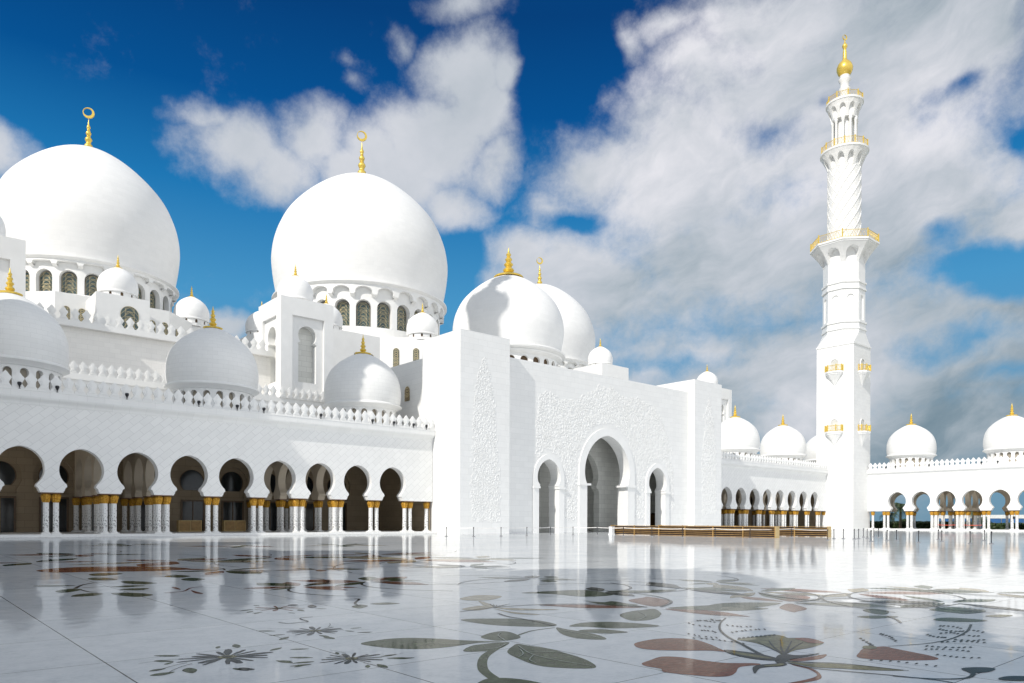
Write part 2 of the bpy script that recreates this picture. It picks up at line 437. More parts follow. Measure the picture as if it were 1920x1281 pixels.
def gallery_dome(parent, x, y, r=5.02):
    """part dome > drum, drum_lining, cornice_ring, finial ; lip at 16.9 m"""
    zl = 16.9
    mb = MB(); mb.lathe((x, y, zl), [(a*r, b*r*.985) for a, b in dense(DP)], 56)
    d = obj('dome', mb, M['dome'], parent, 40)
    mb = MB(); mb.lathe((x, y, 0), [(r*.86, 16.15), (r*.9, 16.2), (r*.92, 16.35), (r*1.0, 16.55), (r*1.02, 16.62), (r*1.02, 16.75), (r*.995, 16.8), (r*.975, 16.92)], 56)
    obj('cornice_ring', mb, M['plain'], d, 35)
    dr = r*.87; n = 20; mb = MB(); mp = ring_map(x, y, dr); w = 2*PI*dr/n
    for i in range(n): face(mb, mp, i*w, (i+1)*w, 13.3, 16.2, (i+.5)*w, roundtop(14.0, 15.95, .37, 6), .45)
    obj('drum', mb, M['plain'], d)
    mb = MB(); mb.lathe((x, y, 0), [(dr-.46, 13.3), (dr-.46, 16.2)], 24, cap=False)
    obj('drum_lining', mb, M['inside'], d)
    finial(d, x, y, zl+1.375*r+.08, 2.6, 1.3, 0, .95)
    return d
def cupola(parent, x, y, z, r=2.45, nwin=10):
    """part cupola > drum, window..., finial; stands on z"""
    zl = z+.95
    mb = MB(); mb.lathe((x, y, zl), [(r*.9, -.25), (r*.98, -.2), (r*.98, -.05)]+[(a*r, b*r) for a, b in dense(DP, 3)], 36)
    c = obj('cupola', mb, M['big_dome'], parent, 40)
    dr = r*.9; w = 2*PI*dr/nwin; mp = ring_map(x, y, dr); mb = MB()
    pr = roundtop(z+.15, z+.68, .17, 5)
    for i in range(nwin): face(mb, mp, i*w, (i+1)*w, z-.3, z+.75, (i+.5)*w, pr, .12)
    obj('drum', mb, M['plain'], c)
    mb = MB(); mb.lathe((x, y, 0), [(dr-.13, z-.3), (dr-.13, z+.75)], 24, cap=False)
    obj('window_band', mb, M['doorwood'], c)
    finial(c, x, y, zl+1.39*r+.03, 1.75, 1.1, 0, .8)
    return c
def big_dome(parent, x, y, zlip, r, zbase, nwin, wz0, wz1, mh, moon, hs=1.0):
    """the great domes: dome > drum, niche_band, lip, window x n, finial"""
    mb = MB(); mb.lathe((x, y, zlip), [(a*r, b*r*.942*hs) for a, b in dense(BP)], 96)
    d = obj('dome', mb, M['big_dome'], parent, 40)
    dr = r*.905; ro = r*.955; sc = r/16.7
    mb = MB(); mb.lathe((x, y, zlip), [(ro*.995, -.75*sc), (r*.965, -.6*sc), (r*.985, -.35*sc), (r*.985, -.12*sc), (r*.955, .05*sc), (r*.93, .06*sc)], 96)
    obj('lip', mb, M['plain'], d, 40)
    w = 2*PI*dr/nwin; mp = ring_map(x, y, dr); mb = MB()
    pr = roundtop(wz0, wz1, w*.36, 10)
    for i in range(nwin): face(mb, mp, i*w, (i+1)*w, zbase, zlip-.6*sc, (i+.5)*w, pr, .95*sc)
    obj('drum', mb, M['plain'], d)
    wo = 2*PI*ro/nwin; mo = ring_map(x, y, ro); mb = MB()
    zb = wz1+.75*sc; za = zlip-.8*sc
    pr2 = [(zb, wo*.40), (zb+.2*sc, wo*.40), (zb+.21*sc, wo*.37)]
    zc = zb+.5*sc; rr = wo*.37
    pr2 += [(zc+(za-.25*sc-zc)*math.sin(PI/2*i/10), rr*math.cos(PI/2*i/10) if i < 10 else 0.) for i in range(11)]
    for i in range(nwin):
        s0, s1 = i*wo, (i+1)*wo
        face(mb, mo, s0, s1, zb, zlip-.6*sc, (i+.5)*wo, pr2, ro-dr)
        for a, b in ((s0, s0+wo*.1), (s1-wo*.1, s1)): mb.quad(mo(a, zb, 0), mo(b, zb, 0), mo(b, zb-.35*sc, ro-dr), mo(a, zb-.35*sc, ro-dr))
    obj('niche_band', mb, M['plain'], d)
    cam = math.atan2(-y, -x)
    for i in range(nwin):
        a = (i+.5)*2*PI/nwin
        if math.cos(a-cam) < -.05: continue
        window(d, mp, (i+.5)*w, roundtop(wz0+.12, wz1-.3*sc, w*.31, 10), .9*sc)
    finial(d, x, y, zlip+1.455*r*hs, mh, 1.3, moon, .66)
    return d

# ------------------------------------------------------------------ the galleries
BAY = 4.88
ARCH = horseshoe(6.27, 1.87, 8.34, 4.95, 1.27,
                 [(4.15, 1.50), (4.28, 1.50), (4.30, 1.42), (4.42, 1.41), (4.60, 1.33), (4.68, 1.20), (4.74, 1.20)], 20)
# one column with its parts, one merlon, kept as prototypes and copied
def column_meshes():
    s = MB(); s.lathe((0, 0, 0), [(.29, .42), (.29, .47), (.255, .52), (.25, 3.2), (.27, 3.24), (.27, 3.28)], 8, PI/8)
    c = MB()
    c.lathe((0, 0, 0), [(.26, 3.22), (.29, 3.26), (.28, 3.34), (.30, 3.45), (.34, 3.6), (.38, 3.78), (.37, 3.92), (.33, 4.0), (.28, 4.05)], 16)
    for k in range(10):                                    # curling fronds round the head
        a = 2*PI*k/10; ca, sa = math.cos(a), math.sin(a)
        c.tube([(ca*r, sa*r, z) for r, z in ((.27, 3.30), (.31, 3.5), (.36, 3.7), (.40, 3.86), (.38, 3.95), (.34, 3.9))], .055, .035, 5)
    c.cur = 1; c.box(-.40, .40, -.40, .40, 4.05, 4.149)
    b = MB(); b.box(-.42, .42, -.42, .42, .26, .36); b.lathe((0, 0, 0), [(.38, .36), (.39, .40), (.33, .44), (.31, .48)], 16)
    return s.mesh('column', M['column'], smooth=30), c.mesh('capital', [M['capital'], M['abacus']], smooth=45), b.mesh('base', M['plain'], smooth=30)
CM = column_meshes()
def add_column(parent, x, y):
    c = link('column', CM[0], parent, (x, y, 0))
    for nm, me in (('capital', CM[1]), ('base', CM[2])):
        o = bpy.data.objects.new(nm, me); COL.objects.link(o); o.parent = c
    return c
MO = [(0, .47), (.14, .46), (.2, .40), (.45, .25), (.68, .36), (.9, .475), (1.02, .42), (1.16, .27), (1.3, .19), (1.52, 0)]
def merlon_mesh():
    mb = MB()
    def plate(k, y0, y1, zs, z_off):
        pts = [(-h*k, z*zs+z_off) for z, h in MO]+[(h*k, z*zs+z_off) for z, h in reversed(MO[:-1])]
        n = len(pts)
        mb.add([(x, y0, z) for x, z in pts]+[(x, y1, z) for x, z in pts], [tuple(range(n)), tuple(range(2*n-1, n-1, -1))]+[(i, n+i, n+(i+1) % n, (i+1) % n) for i in range(n)])
    plate(1, -.08, .08, 1, 0); plate(.62, -.125, -.08, .72, .2); plate(.28, -.16, -.125, .42, .42)
    return mb.mesh('merlon', M['plain'])
MER = merlon_mesh()
def add_merlons(parapet, pts, rot):
    for x, y, z in pts:
        o = link('merlon', MER, parapet, (x, y, z)); o.rotation_euler.z = rot
def merlon_strip(mb, mp, s0, s1, z, step=.976):
    k = 0
    while s0+(k+.5)*step < s1:
        s = s0+(k+.5)*step; k += 1
        pts = [(-h, q) for q, h in MO]+[(h, q) for q, h in reversed(MO[:-1])]
        mb.add([mp(s+a, z+b, -.3) for a, b in pts], [tuple(range(len(pts)))])
CORN = [(12.05, 0), (12.15, -.06), (12.3, -.10), (12.42, -.2), (12.52, -.38), (12.62, -.5), (12.68, -.52), (12.70, -.56), (13.28, -.56), (13.30, -.60), (13.38, -.60), (13.38, 0.2)]
def gallery(root, o, a, n, s_a, s_b, arches, piers, cross, domes, back, seen=(None, None), merlons=True, DEPTH=14.6, closed_ends=()):
    mp = flat(o, a, n); T = 1.05
    arches = sorted(arches); mb = MB(); bounds = []
    for k, c in enumerate(arches):
        face(mb, mp, c-BAY/2, c+BAY/2, 4.15, 12.3, c, ARCH, T, back=True)
        bounds.append((c-BAY/2, c+BAY/2))
        # undersides of the piers between the arches
    for p in piers:
        mb.quad(mp(p-.95, 4.152, 0), mp(p+.95, 4.152, 0), mp(p+.95, 4.152, T), mp(p-.95, 4.152, T))
    lo, hi = min(arches)-BAY/2, max(arches)+BAY/2
    for x0, x1 in ((s_a, lo), (hi, s_b)):
        if x1-x0 > .05:
            for d in (0, T): mb.quad(mp(x0, 4.15, d), mp(x1, 4.15, d), mp(x1, 12.3, d), mp(x0, 12.3, d))
            mb.quad(mp(x0, 4.15, 0), mp(x1, 4.15, 0), mp(x1, 4.15, T), mp(x0, 4.15, T))
    obj('front_wall', mb, M['diag'], root)
    mb = MB()
    for (z, d), (z2, d2) in zip(CORN, CORN[1:]): mb.quad(mp(s_a, z, d), mp(s_b, z, d), mp(s_b, z2, d2), mp(s_a, z2, d2))
    for s in (s_a, s_b): mb.add([mp(s, z, d) for z, d in CORN], [tuple(range(len(CORN)))])
    obj('cornice', mb, M['blocks'], root)
    # floor step, roof, ceiling
    mb = MB()
    x = [mp(s_a, 0, -.95), mp(s_b, 0, -.95), mp(s_b, 0, DEPTH+1), mp(s_a, 0, DEPTH+1)]
    mb.prism([p[:2] for p in x], 0.006, .26)
    obj('plinth_step', mb, M['blocks'], root)
    mb = MB(); x = [mp(s_a, 0, .25), mp(s_b, 0, .25), mp(s_b, 0, DEPTH+1.4), mp(s_a, 0, DEPTH+1.4)]
    mb.prism([p[:2] for p in x], 12.9, 13.36)
    obj('roof', mb, M['blocks'], root)
    mb = MB(); x = [mp(s_a, 0, T+.02), mp(s_b, 0, T+.02), mp(s_b, 0, DEPTH), mp(s_a, 0, DEPTH)]
    mb.add([(p[0], p[1], 10.6) for p in x], [(0, 1, 2, 3)])
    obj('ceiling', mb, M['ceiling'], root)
    # parapet with merlons
    mb = MB()
    x = [mp(s_a, 0, -.42), mp(s_b, 0, -.42), mp(s_b, 0, -.16), mp(s_a, 0, -.16)]
    mb.prism([p[:2] for p in x], 13.383, 13.46)
    rot = math.atan2(a[1], a[0])
    if merlons:
        par = obj('parapet', mb, M['plain'], root)
        k = 0; pts = []
        m0, m1 = seen[0] or s_a, seen[1] or s_b
        while m0+(k+.5)*.976 < m1:
            pts.append(mp(m0+(k+.5)*.976, 13.45, -.29)); k += 1
        add_merlons(par, pts, rot if n[1]*a[0]-n[0]*a[1] > 0 else rot+PI)
    else:
        merlon_strip(mb, mp, s_a, s_b, 13.45); obj('parapet', mb, M['plain'], root)
    # columns
    for p in piers:
        for k in (-.4, .4): add_column(root, *mp(p+k, 0, .5)[:2])
        if p in cross:
            for k in (-.4, .4): add_column(root, *mp(p+k, 0, 1.45)[:2])
    # cross walls between the domed bays, three arches each, with paired columns
    for p in cross:
        cm = flat(mp(p-.45, 0, T)[:2], n, a); w = (DEPTH-T)/3; mb = MB()
        for k in range(3): face(mb, cm, k*w, (k+1)*w, 4.15, 10.6, (k+.5)*w, [(z, min(h, w/2-.6) if z < 4.3 else h) for z, h in ARCH], .9, back=True)
        for k in range(4): mb.quad(cm(max(0, k*w-.8), 4.153, 0), cm(k*w+.8, 4.153, 0), cm(k*w+.8, 4.153, .9), cm(max(0, k*w-.8), 4.153, .9))
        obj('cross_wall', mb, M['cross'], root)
        for k in (1, 2):
            for e in (-.4, .4): add_column(root, *mp(p, 0, T+k*w+e)[:2])
        for e in (-.4, .4): add_column(root, *mp(p+e, 0, DEPTH-.55)[:2])
    # the back
    bm = flat(mp(0, 0, DEPTH)[:2], a, n); mb = MB()
    if back == 'open':
        for c in arches+[arches[-1]+BAY]: face(mb, bm, c-BAY/2, c+BAY/2, 4.15, 12.9, c, ARCH, T, back=True)
        for x0, x1 in ((s_a, lo),):
            if x1-x0 > .05:
                for d in (0, T): mb.quad(bm(x0, 4.15, d), bm(x1, 4.15, d), bm(x1, 12.9, d), bm(x0, 12.9, d))
        obj('back_wall', mb, M['cross'], root)
        for p in piers:
            if p not in cross:
                for k in (-.4, .4): add_column(root, *mp(p+k, 0, DEPTH+.5)[:2])
    else:
        x = [bm(s_a, 0, 0), bm(s_b, 0, 0), bm(s_b, 0, .9), bm(s_a, 0, .9)]
        bk = MB(); WP = horseshoe(6.35, 1.35, 7.8, 5.35, .95, [(5.3, .95)], 14)
        for c in arches:
            face(bk, bm, c-BAY/2, c+BAY/2, .26, 12.9, c, [(4.4, 1.45)]+[(z, h) for z, h in horseshoe(6.33, 1.95, 8.4, 4.9, 1.45, [], 14)], .35)
            bk.quad(bm(c-2.2, .3, .36), bm(c+2.2, .3, .36), bm(c+2.2, 9, .36), bm(c-2.2, 9, .36))
        for x0, x1 in ((s_a, lo), (hi, s_b)):
            if x1-x0 > .05: bk.quad(bm(x0, .26, 0), bm(x1, .26, 0), bm(x1, 12.9, 0), bm(x0, 12.9, 0))
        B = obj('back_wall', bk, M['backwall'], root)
        for k, c in enumerate(arches):
            wb = MB(); pane(wb, bm, c, WP, .30); wb.cur = 1
            for (z, h), (z2, h2) in zip(WP, WP[1:]):
                for sg in (-1, 1): wb.quad(bm(c+sg*h, z, .28), bm(c+sg*(h+.12), z, .28), bm(c+sg*(h2+.12), z2, .28), bm(c+sg*h2, z2, .28))
            obj('window', wb, [M['dark_glass'], M['doorwood']], B)
            db = MB(); y0 = bm(c-1.25, 0, -.03); y1 = bm(c+1.25, 0, -.09)
            db.box(min(y0[0], y1[0]), max(y0[0], y1[0]), min(y0[1], y1[1]), max(y0[1], y1[1]), .262, 3.95)
            db.cur = 1
            for sa, sb, za, zb in ((-1.4, -1.2, .262, 4.1), (1.2, 1.4, .262, 4.1), (-1.2, 1.2, 3.9, 4.1), (-.06, .06, .262, 3.9)):
                p0 = bm(c+sa, 0, -.02); p1 = bm(c+sb, 0, -.14)
                db.box(min(p0[0], p1[0]), max(p0[0], p1[0]), min(p0[1], p1[1]), max(p0[1], p1[1]), za, zb)
            obj('door', db, [M['dark_glass'], M['doorwood']], B)
    for c in closed_ends:
        mb = MB(); q = [mp(c, 0, .2), mp(c, 0, DEPTH+1)]
        mb.add([(q[0][0], q[0][1], .26), (q[1][0], q[1][1], .26), (q[1][0], q[1][1], 12.9), (q[0][0], q[0][1], 12.9)], [(0, 1, 2, 3)])
        obj('end_wall', mb, M['backwall'], root)
    for c in domes:
        p = mp(c, 0, 7.6); gallery_dome(root, p[0], p[1])

VF = 79.5
pl = [12.26+BAY*k for k in range(-2, 9)]                # pier lines of the near gallery
g1 = thing('arcade_gallery', 'white marble arcade with three tiled domes, left of the carved portal, half in shade', 'gallery', (30, VF, 0), 'arcade galleries round the court')
gallery(g1, (0, VF), (1, 0), (0, 1), -6, 54.85, [p+BAY/2 for p in pl[:-1]], pl, [pl[3], pl[4], pl[7], pl[8]], [pl[1]+BAY/2, pl[5]+BAY/2, pl[9]+BAY/2], 'closed', seen=(5.2, 54.8), closed_ends=(54.6,))
for k in (0,): add_column(g1, 54.25, VF+.5)
pr = [159.36-BAY*k*1.004 for k in range(10)][::-1]
g2 = thing('arcade_gallery', 'white marble arcade running between the carved portal and the minaret', 'gallery', (140, VF, 0), 'arcade galleries round the court')
gallery(g2, (0, VF), (1, 0), (0, 1), 111.85, 162.45, [(a+b)/2 for a, b in zip(pr, pr[1:])], pr, [pr[2], pr[3], pr[6], pr[7]], [(pr[4]+pr[5])/2, (pr[8]+pr[9])/2], 'closed', closed_ends=(162.3,))
add_column(g2, 162.0, VF+.5)
UR = 169.5
pv = [69.6-BAY*k for k in range(9)][::-1]
g3 = thing('arcade_gallery', 'white sunlit arcade right of the minaret with garden and sky showing through its arches', 'gallery', (UR, 50, 0), 'arcade galleries round the court')
gallery(g3, (UR, 0), (0, 1), (1, 0), 28, 73.4, [(a+b)/2 for a, b in zip(pv, pv[1:])], pv, [pv[5], pv[6]], [(pv[7]+pv[8])/2, (pv[3]+pv[4])/2], 'open', seen=(40, 73.4))
add_column(g3, UR+.5, 72.5)
# corner block behind the minaret, with its own dome
mb = MB(); mb.box(171.6, 185.2, 81.6, 95.4, .2, 13.36); obj('corner_block', mb, M['blocks'], g2)
gallery_dome(g2, 177.0, 87.1)
# the gallery on the viewer's own side (it throws the shade over the near floor)
pq = [69.6-BAY*k for k in range(20)][::-1]
g4 = thing('arcade_gallery', 'white arcade on the near side of the court, throwing shade on the floor', 'gallery', (-1.8, 20, 0), 'arcade galleries round the court')
gallery(g4, (-1.8, 0), (0, 1), (-1, 0), -24, 73.2, [(a+b)/2 for a, b in zip(pq, pq[1:])], pq, [], [(pq[-1]+pq[-2])/2-BAY*4*k for k in range(5)], 'closed', merlons=False)

# ------------------------------------------------------------------ carved relief
def inside(poly, x, y):
    r = False; j = len(poly)-1
    for i in range(len(poly)):
        xi, yi = poly[i]; xj, yj = poly[j]
        if (yi > y) != (yj > y) and x < (xj-xi)*(y-yi)/(yj-yi)+xi: r = not r
        j = i
    return r
def relief(poly, mp, n, rng, keep_out=(), size=(.28, .75), h=.10):
    mb = MB(); xs = [p[0] for p in poly]; zs = [p[1] for p in poly]
    def ridge(pts, w0, w1):
        o = len(mb.v); m = len(pts)
        for i, (x, z) in enumerate(pts):
            a = pts[max(0, i-1)]; b = pts[min(m-1, i+1)]; l = math.hypot(b[0]-a[0], b[1]-a[1]) or 1
            nx, nz = -(b[1]-a[1])/l, (b[0]-a[0])/l; w = w0+(w1-w0)*i/(m-1)
            for k, d in ((-1, .005), (-.45, -h*.8), (.45, -h*.8), (1, .005)): mb.v.append(mp(x+nx*w*k, z+nz*w*k, d))
        for i in range(m-1):
            for k in range(3):
                mb.f.append((o+4*i+k, o+4*i+k+1, o+4*i+5+k, o+4*i+4+k)); mb.mi.append(0); mb.uv.append(None)
    def leaf(x, z, a, L, w):
        ca, sa = math.cos(a), math.sin(a)
        P = [(0, 0), (.3, w), (.65, w*.8), (1, 0), (.65, -w*.8), (.3, -w)]
        V = [mp(x+L*(ca*p-sa*q), z+L*(sa*p+ca*q), .005) for p, q in P]
        r1 = mp(x+L*.25*ca, z+L*.25*sa, -h); r2 = mp(x+L*.7*ca, z+L*.7*sa, -h*.8)
        mb.add(V+[r1, r2], [(0, 1, 6), (1, 2, 7, 6), (2, 3, 7), (3, 4, 7), (4, 5, 6, 7), (5, 0, 6)])
    pts = []; tries = 0
    while len(pts) < n and tries < n*60:
        tries += 1
        x, z = rng.uniform(min(xs), max(xs)), rng.uniform(min(zs), max(zs))
        s = rng.uniform(*size)
        if not inside(poly, x, z) or any(f(x, z) for f in keep_out): continue
        if any((x-a)**2+(z-b)**2 < (.72*(s+c))**2 for a, b, c in pts): continue
        pts.append((x, z, s))
    for x, z, s in pts:
        a0 = rng.uniform(0, 2*PI); sg = rng.choice((-1, 1)); turns = rng.uniform(.9, 1.5)
        if rng.random() < .7:
            sp = []
            for i in range(15):
                t = i/14; r = s*(1.15-.95*t); a = a0+sg*2*PI*turns*t
                sp.append((x+r*math.cos(a), z+r*math.sin(a)))
            ridge(sp, .085*s/.5, .04*s/.5)
            for k in range(3): leaf(sp[2+3*k][0], sp[2+3*k][1], a0+rng.uniform(0, 6), s*.75, .3)
        else:
            for k in range(6): leaf(x, z, a0+k*PI/3, s*.95, .3)
        leaf(x+s*.9*math.cos(a0), z+s*.9*math.sin(a0), a0+1.2*sg, s*.9, .28)
    return mb

# ------------------------------------------------------------------ the portal
VP, VR = 73.6, 74.9
portal = thing('entrance_portal', 'tall white portal block with three arches and carved floral relief between two pilasters', 'building', (83, VP, 0))
mb = MB()
mb.box(54.9, 63.0, VP, 82, .0, 25.6)
LPIL = obj('pilaster', mb, M['blocks'], portal)
mb = MB(); mb.box(103.9, 111.8, VP, 82, .0, 25.6)
RPIL = obj('pilaster', mb, M['blocks'], portal)
mr = flat((0, VR), (1, 0), (0, 1))
CC, CL, CR = 83.6, 71.35, 95.6
BIG = [(0, 4.55), (7.0, 4.55), (7.05, 4.55)]+horseshoe(8.9, 5.05, 14.6, 7.3, 4.65, [], 24, .28)
SML = [(0, 1.95), (6.2, 1.95), (6.25, 1.95)]+horseshoe(7.7, 2.25, 10.35, 6.7, 1.75, [], 18, .26)
mb = MB()
for s0, s1, c, prof in ((63.0, 76.0, CL, SML), (76.0, 91.2, CC, BIG), (91.2, 103.9, CR, SML)):
    face(mb, mr, s0, s1, 0, 23.6, c, prof, 1.9, back=True)
mb.quad((63, VR, 23.6), (103.9, VR, 23.6), (103.9, VR+1.9, 23.6), (63, VR+1.9, 23.6))
obj('front_wall', mb, M['blocks'], portal)
def arch_frame(c, prof, w, name='arch_frame', imp=None):
    """raised white band round an arch"""
    mb = MB(); d = -.16
    P = [(c-h, z) for z, h in prof]+[(c+h, z) for z, h in reversed(prof[:-1])]
    Q = []
    for i, (x, z) in enumerate(P):
        a = P[max(0, i-1)]; b = P[min(len(P)-1, i+1)]; l = math.hypot(b[0]-a[0], b[1]-a[1]) or 1
        nx, nz = -(b[1]-a[1])/l, (b[0]-a[0])/l
        Q.append((x, z, nx, nz))
    zmin = imp or 0
    out = []
    zc = max(prof, key=lambda p: p[1])[0]; hm = max(p[1] for p in prof)
    for x, z, nx, nz in Q:
        sg = -1 if x < c else 1
        if z <= zc: out.append((c+sg*(hm+w), z))
        else:
            A = max(p[0] for p in prof)-zc; c0 = max(0, (A*A-hm*hm)/(2*hm)); f = math.atan2(z-zc, abs(x-c)+c0)
            xo = (hm+c0+w)*math.cos(f)-c0; out.append((c+sg*max(0, xo), zc+(hm+c0+w)*math.sin(f)))
    for i in range(len(P)-1):
        (x, z), (x2, z2) = P[i], P[i+1]; (a, b), (a2, b2) = out[i], out[i+1]
        mb.quad(mr(x, z, d), mr(x2, z2, d), mr(a2, b2, d), mr(a, b, d))
        mb.quad(mr(x, z, d), mr(x, z, .6), mr(x2, z2, .6), mr(x2, z2, d))
        mb.quad(mr(a, b, d), mr(a2, b2, d), mr(a2, b2, .1), mr(a, b, .1))
    for sg in (-1, 1):                                    # impost ledges
        hw = prof[0][1]
        xa, xb = sorted((c+sg*(hw-.55*(hm > 3)-.12), c+sg*(hm+w+.12)))
        mb.box(xa, xb, VR-.34, VR+1.7, imp, imp+.28)
    return obj(name, mb, M['plain'], portal)
arch_frame(CC, [(z, h-.02) for z, h in BIG[:-1]]+[BIG[-1]], 1.2, imp=6.95)
arch_frame(CL, [(z, h-.02) for z, h in SML[:-1]]+[SML[-1]], .75, imp=6.2)
arch_frame(CR, [(z, h-.02) for z, h in SML[:-1]]+[SML[-1]], .75, imp=6.2)
# main body with the deep porch: side walls, back wall with an inner arch, vault
mb = MB()
mb.quad((55.5, 81.9, 0), (55.5, 96, 0), (55.5, 96, 23.5), (55.5, 81.9, 23.5))
mb.quad((111.3, 81.9, 0), (111.3, 96, 0), (111.3, 96, 23.5), (111.3, 81.9, 23.5))
mb.quad((55.5, VR+1.8, 23.5), (111.3, VR+1.8, 23.5), (111.3, 96, 23.5), (55.5, 96, 23.5))
body = obj('body_wall', mb, M['blocks'], portal)
mu = flat((55.5, 0), (0, 1), (1, 0))
mb = MB(); pf = roundtop(18.2, 20.2, .62, 6); pane(mb, mu, 86.6, pf, -.03); mb.cur = 1; lattice(mb, mu, 86.6, pf, -.06, .05)
obj('window', mb, [M['doorwood'], M['lattice']], body)
mb = MB()
mi = flat((0, 80.5), (1, 0), (0, 1))
INNER = [(0, 4.35), (6.5, 4.35), (6.55, 4.1), (6.9, 4.1), (6.95, 3.75)]+horseshoe(8.7, 4.15, 12.9, 7.3, 3.7, [], 16, .26)
face(mb, mi, 76.2, 91.0, 0, 16.9, CC, INNER, 1.2, back=True)
for x0, x1 in ((63.0, 76.2), (91.0, 103.9)): mb.quad((x0, 80.5, 0), (x1, 80.5, 0), (x1, 80.5, 16.9), (x0, 80.5, 16.9))
for x in (63.0, 103.9): mb.quad((x, VR+1.9, 0), (x, 80.5, 0), (x, 80.5, 16.9), (x, VR+1.9, 16.9))
mb.quad((63, VR+1.9, 16.9), (103.9, VR+1.9, 16.9), (103.9, 80.5, 16.9), (63, 80.5, 16.9))
for x in (77.0, 90.2): mb.quad((x, 81.7, 0), (x, 89, 0), (x, 89, 14), (x, 81.7, 14))
mb.quad((77, 89, 0), (90.2, 89, 0), (90.2, 89, 14), (77, 89, 14)); mb.quad((77, 81.7, 14), (90.2, 81.7, 14), (90.2, 89, 14), (77, 89, 14))
# blind pilaster strips that show as pale uprights inside
for x in (72.6, 74.6, 98.0): mb.box(x, x+.9, 80.2, 80.498, 0, 12.4)
porch = obj('porch', mb, M['niche'], portal)
mb = MB(); mb.box(98.9, 102.2, 80.3, 80.44, .02, 3.1); mb.cur = 1; mb.box(99.9, 101.9, 80.2, 80.3, .02, 2.9)
obj('door', mb, [M['darkwood'], M['doorwood']], porch)
# a small cornice ledge on the pilaster heads
rng = random.Random(3)
def poly_v(pts, v): return [wall_v(x, y, v) for x, y in pts]
bigpoly = poly_v([(1008, 890), (1006, 800), (1012, 742), (1030, 733), (1046, 752), (1075, 752), (1098, 742), (1122, 728), (1146, 728), (1165, 748), (1200, 752), (1225, 766), (1240, 790), (1250, 820), (1259, 850), (1262, 900), (1262, 955), (1250, 968), (1222, 975), (1195, 972), (1085, 975), (1058, 972), (1052, 940)], VR)
def out_arch(c, hm, zc, top):
    def f(x, z): return (abs(x-c) < hm and z < zc) or (((x-c)/hm)**2+((z-zc)/(top-zc))**2 < 1 and z >= zc)
    return f
outs = [out_arch(CC, 6.7, 9.5, 16.6), out_arch(CL, 3.35, 8, 11.9), out_arch(CR, 3.35, 8, 11.9)]
obj('carved_relief', relief(bigpoly, mr, 1500, rng, outs, (.20, .55), .05), M['plain'], portal)
mf = flat((0, VP), (1, 0), (0, 1))
lp = poly_v([(907, 668), (916, 700), (923, 740), (928, 800), (931, 850), (936, 905), (937, 978), (886, 975), (884, 905), (886, 840), (888, 780), (892, 725), (900, 690)], VP)
obj('carved_relief', relief(lp, mf, 420, rng, (), (.18, .45), .042), M['plain'], LPIL)
rp = poly_v([(1328, 752), (1337, 790), (1341, 850), (1343, 965), (1318, 965), (1317, 880), (1319, 820), (1322, 780)], VP)
obj('carved_relief', relief(rp, mf, 420, rng, (), (.2, .5), .05), M['plain'], RPIL)
# the dome over the portal
def mid_dome(parent, x, y, zlip, r, zbase, H):
    mb = MB(); mb.lathe((x, y, zlip), [(a*r, b*r*.90) for a, b in dense(BP)], 80)
    d = obj('dome', mb, M['big_dome'], parent, 40)
    mb = MB(); mb.lathe((x, y, zlip), [(r*.88, -1.5), (r*.95, -1.05), (r*.96, -.8), (r*.95, -.75), (r*1.01, -.5), (r*1.02, -.25), (r*.985, 0), (r*.94, .02)], 80)
    obj('lip', mb, M['plain'], d, 35)
    dr = r*.88; n = 24; w = 2*PI*dr/n; mp = ring_map(x, y, dr); mb = MB()
    for i in range(n): face(mb, mp, i*w, (i+1)*w, zbase, zlip-1.3, (i+.5)*w, roundtop(zbase+.6, zlip-1.75, w*.3, 8), .4)
    obj('drum', mb, M['plain'], d)
    mb = MB(); mb.lathe((x, y, 0), [(dr-.41, zbase), (dr-.41, zlip-1.3)], 32, cap=False); obj('window_band', mb, M['doorwood'], d)
    mb = MB(); z0 = zlip+1.387*r+.30
    mb.lathe((x, y, z0), [(2.55, -.42), (2.62, -.3), (2.45, -.12), (1.4, .1), (.6, .22), (.3, .3)], 40); obj('gold_cap', mb, M['gold'], d, 40)
    finial(d, x, y, z0+.2, H, 1, 0, 1.15)
    return d
mid_dome(portal, 83.0, 97.4, 30.4, 9.75, 24.0, 4.9)

# ------------------------------------------------------------------ the prayer hall
hall = thing('prayer_hall', 'white prayer hall with three huge domes, square turrets and small cupolas, behind the arcade', 'building', (67, 110, 0))
mb = MB()
mb.box(-22, 168, 96, 150, .0, 18.1)
body = obj('lower_wall', mb, M['hall'], hall)
mb = MB(); mb.box(-22, 55.3, 95.55, 96.6, 17.55, 18.2); mb.box(-22, 55.3, 95.7, 96.4, 17.1, 17.55)
cor = obj('parapet', mb, M['plain'], hall)
pts = []
s = 12.9
while s < 54.8:
    if not (40.9 < s < 49.6): pts.append((s, 95.85, 18.2))
    s += .976
add_merlons(cor, pts, 0)
# merlons also run in front of the second turret
add_merlons(cor, [(41.4+.976*k, 95.45, 18.2) for k in range(9)], 0)
# upper terrace wall and its crest
mb = MB(); mb.box(-10, 42, 101, 104, 18, 24.6)
obj('terrace_wall', mb, M['hall'], hall)
mb = MB(); mb.box(-10, 42, 100.25, 104, 24.603, 25.3)
tc = obj('parapet', mb, M['plain'], hall)
pts = []; s = 13.0
while s < 41.2: pts.append((s, 100.5, 25.3)); s += 1.2
add_merlons(tc, pts, 0)
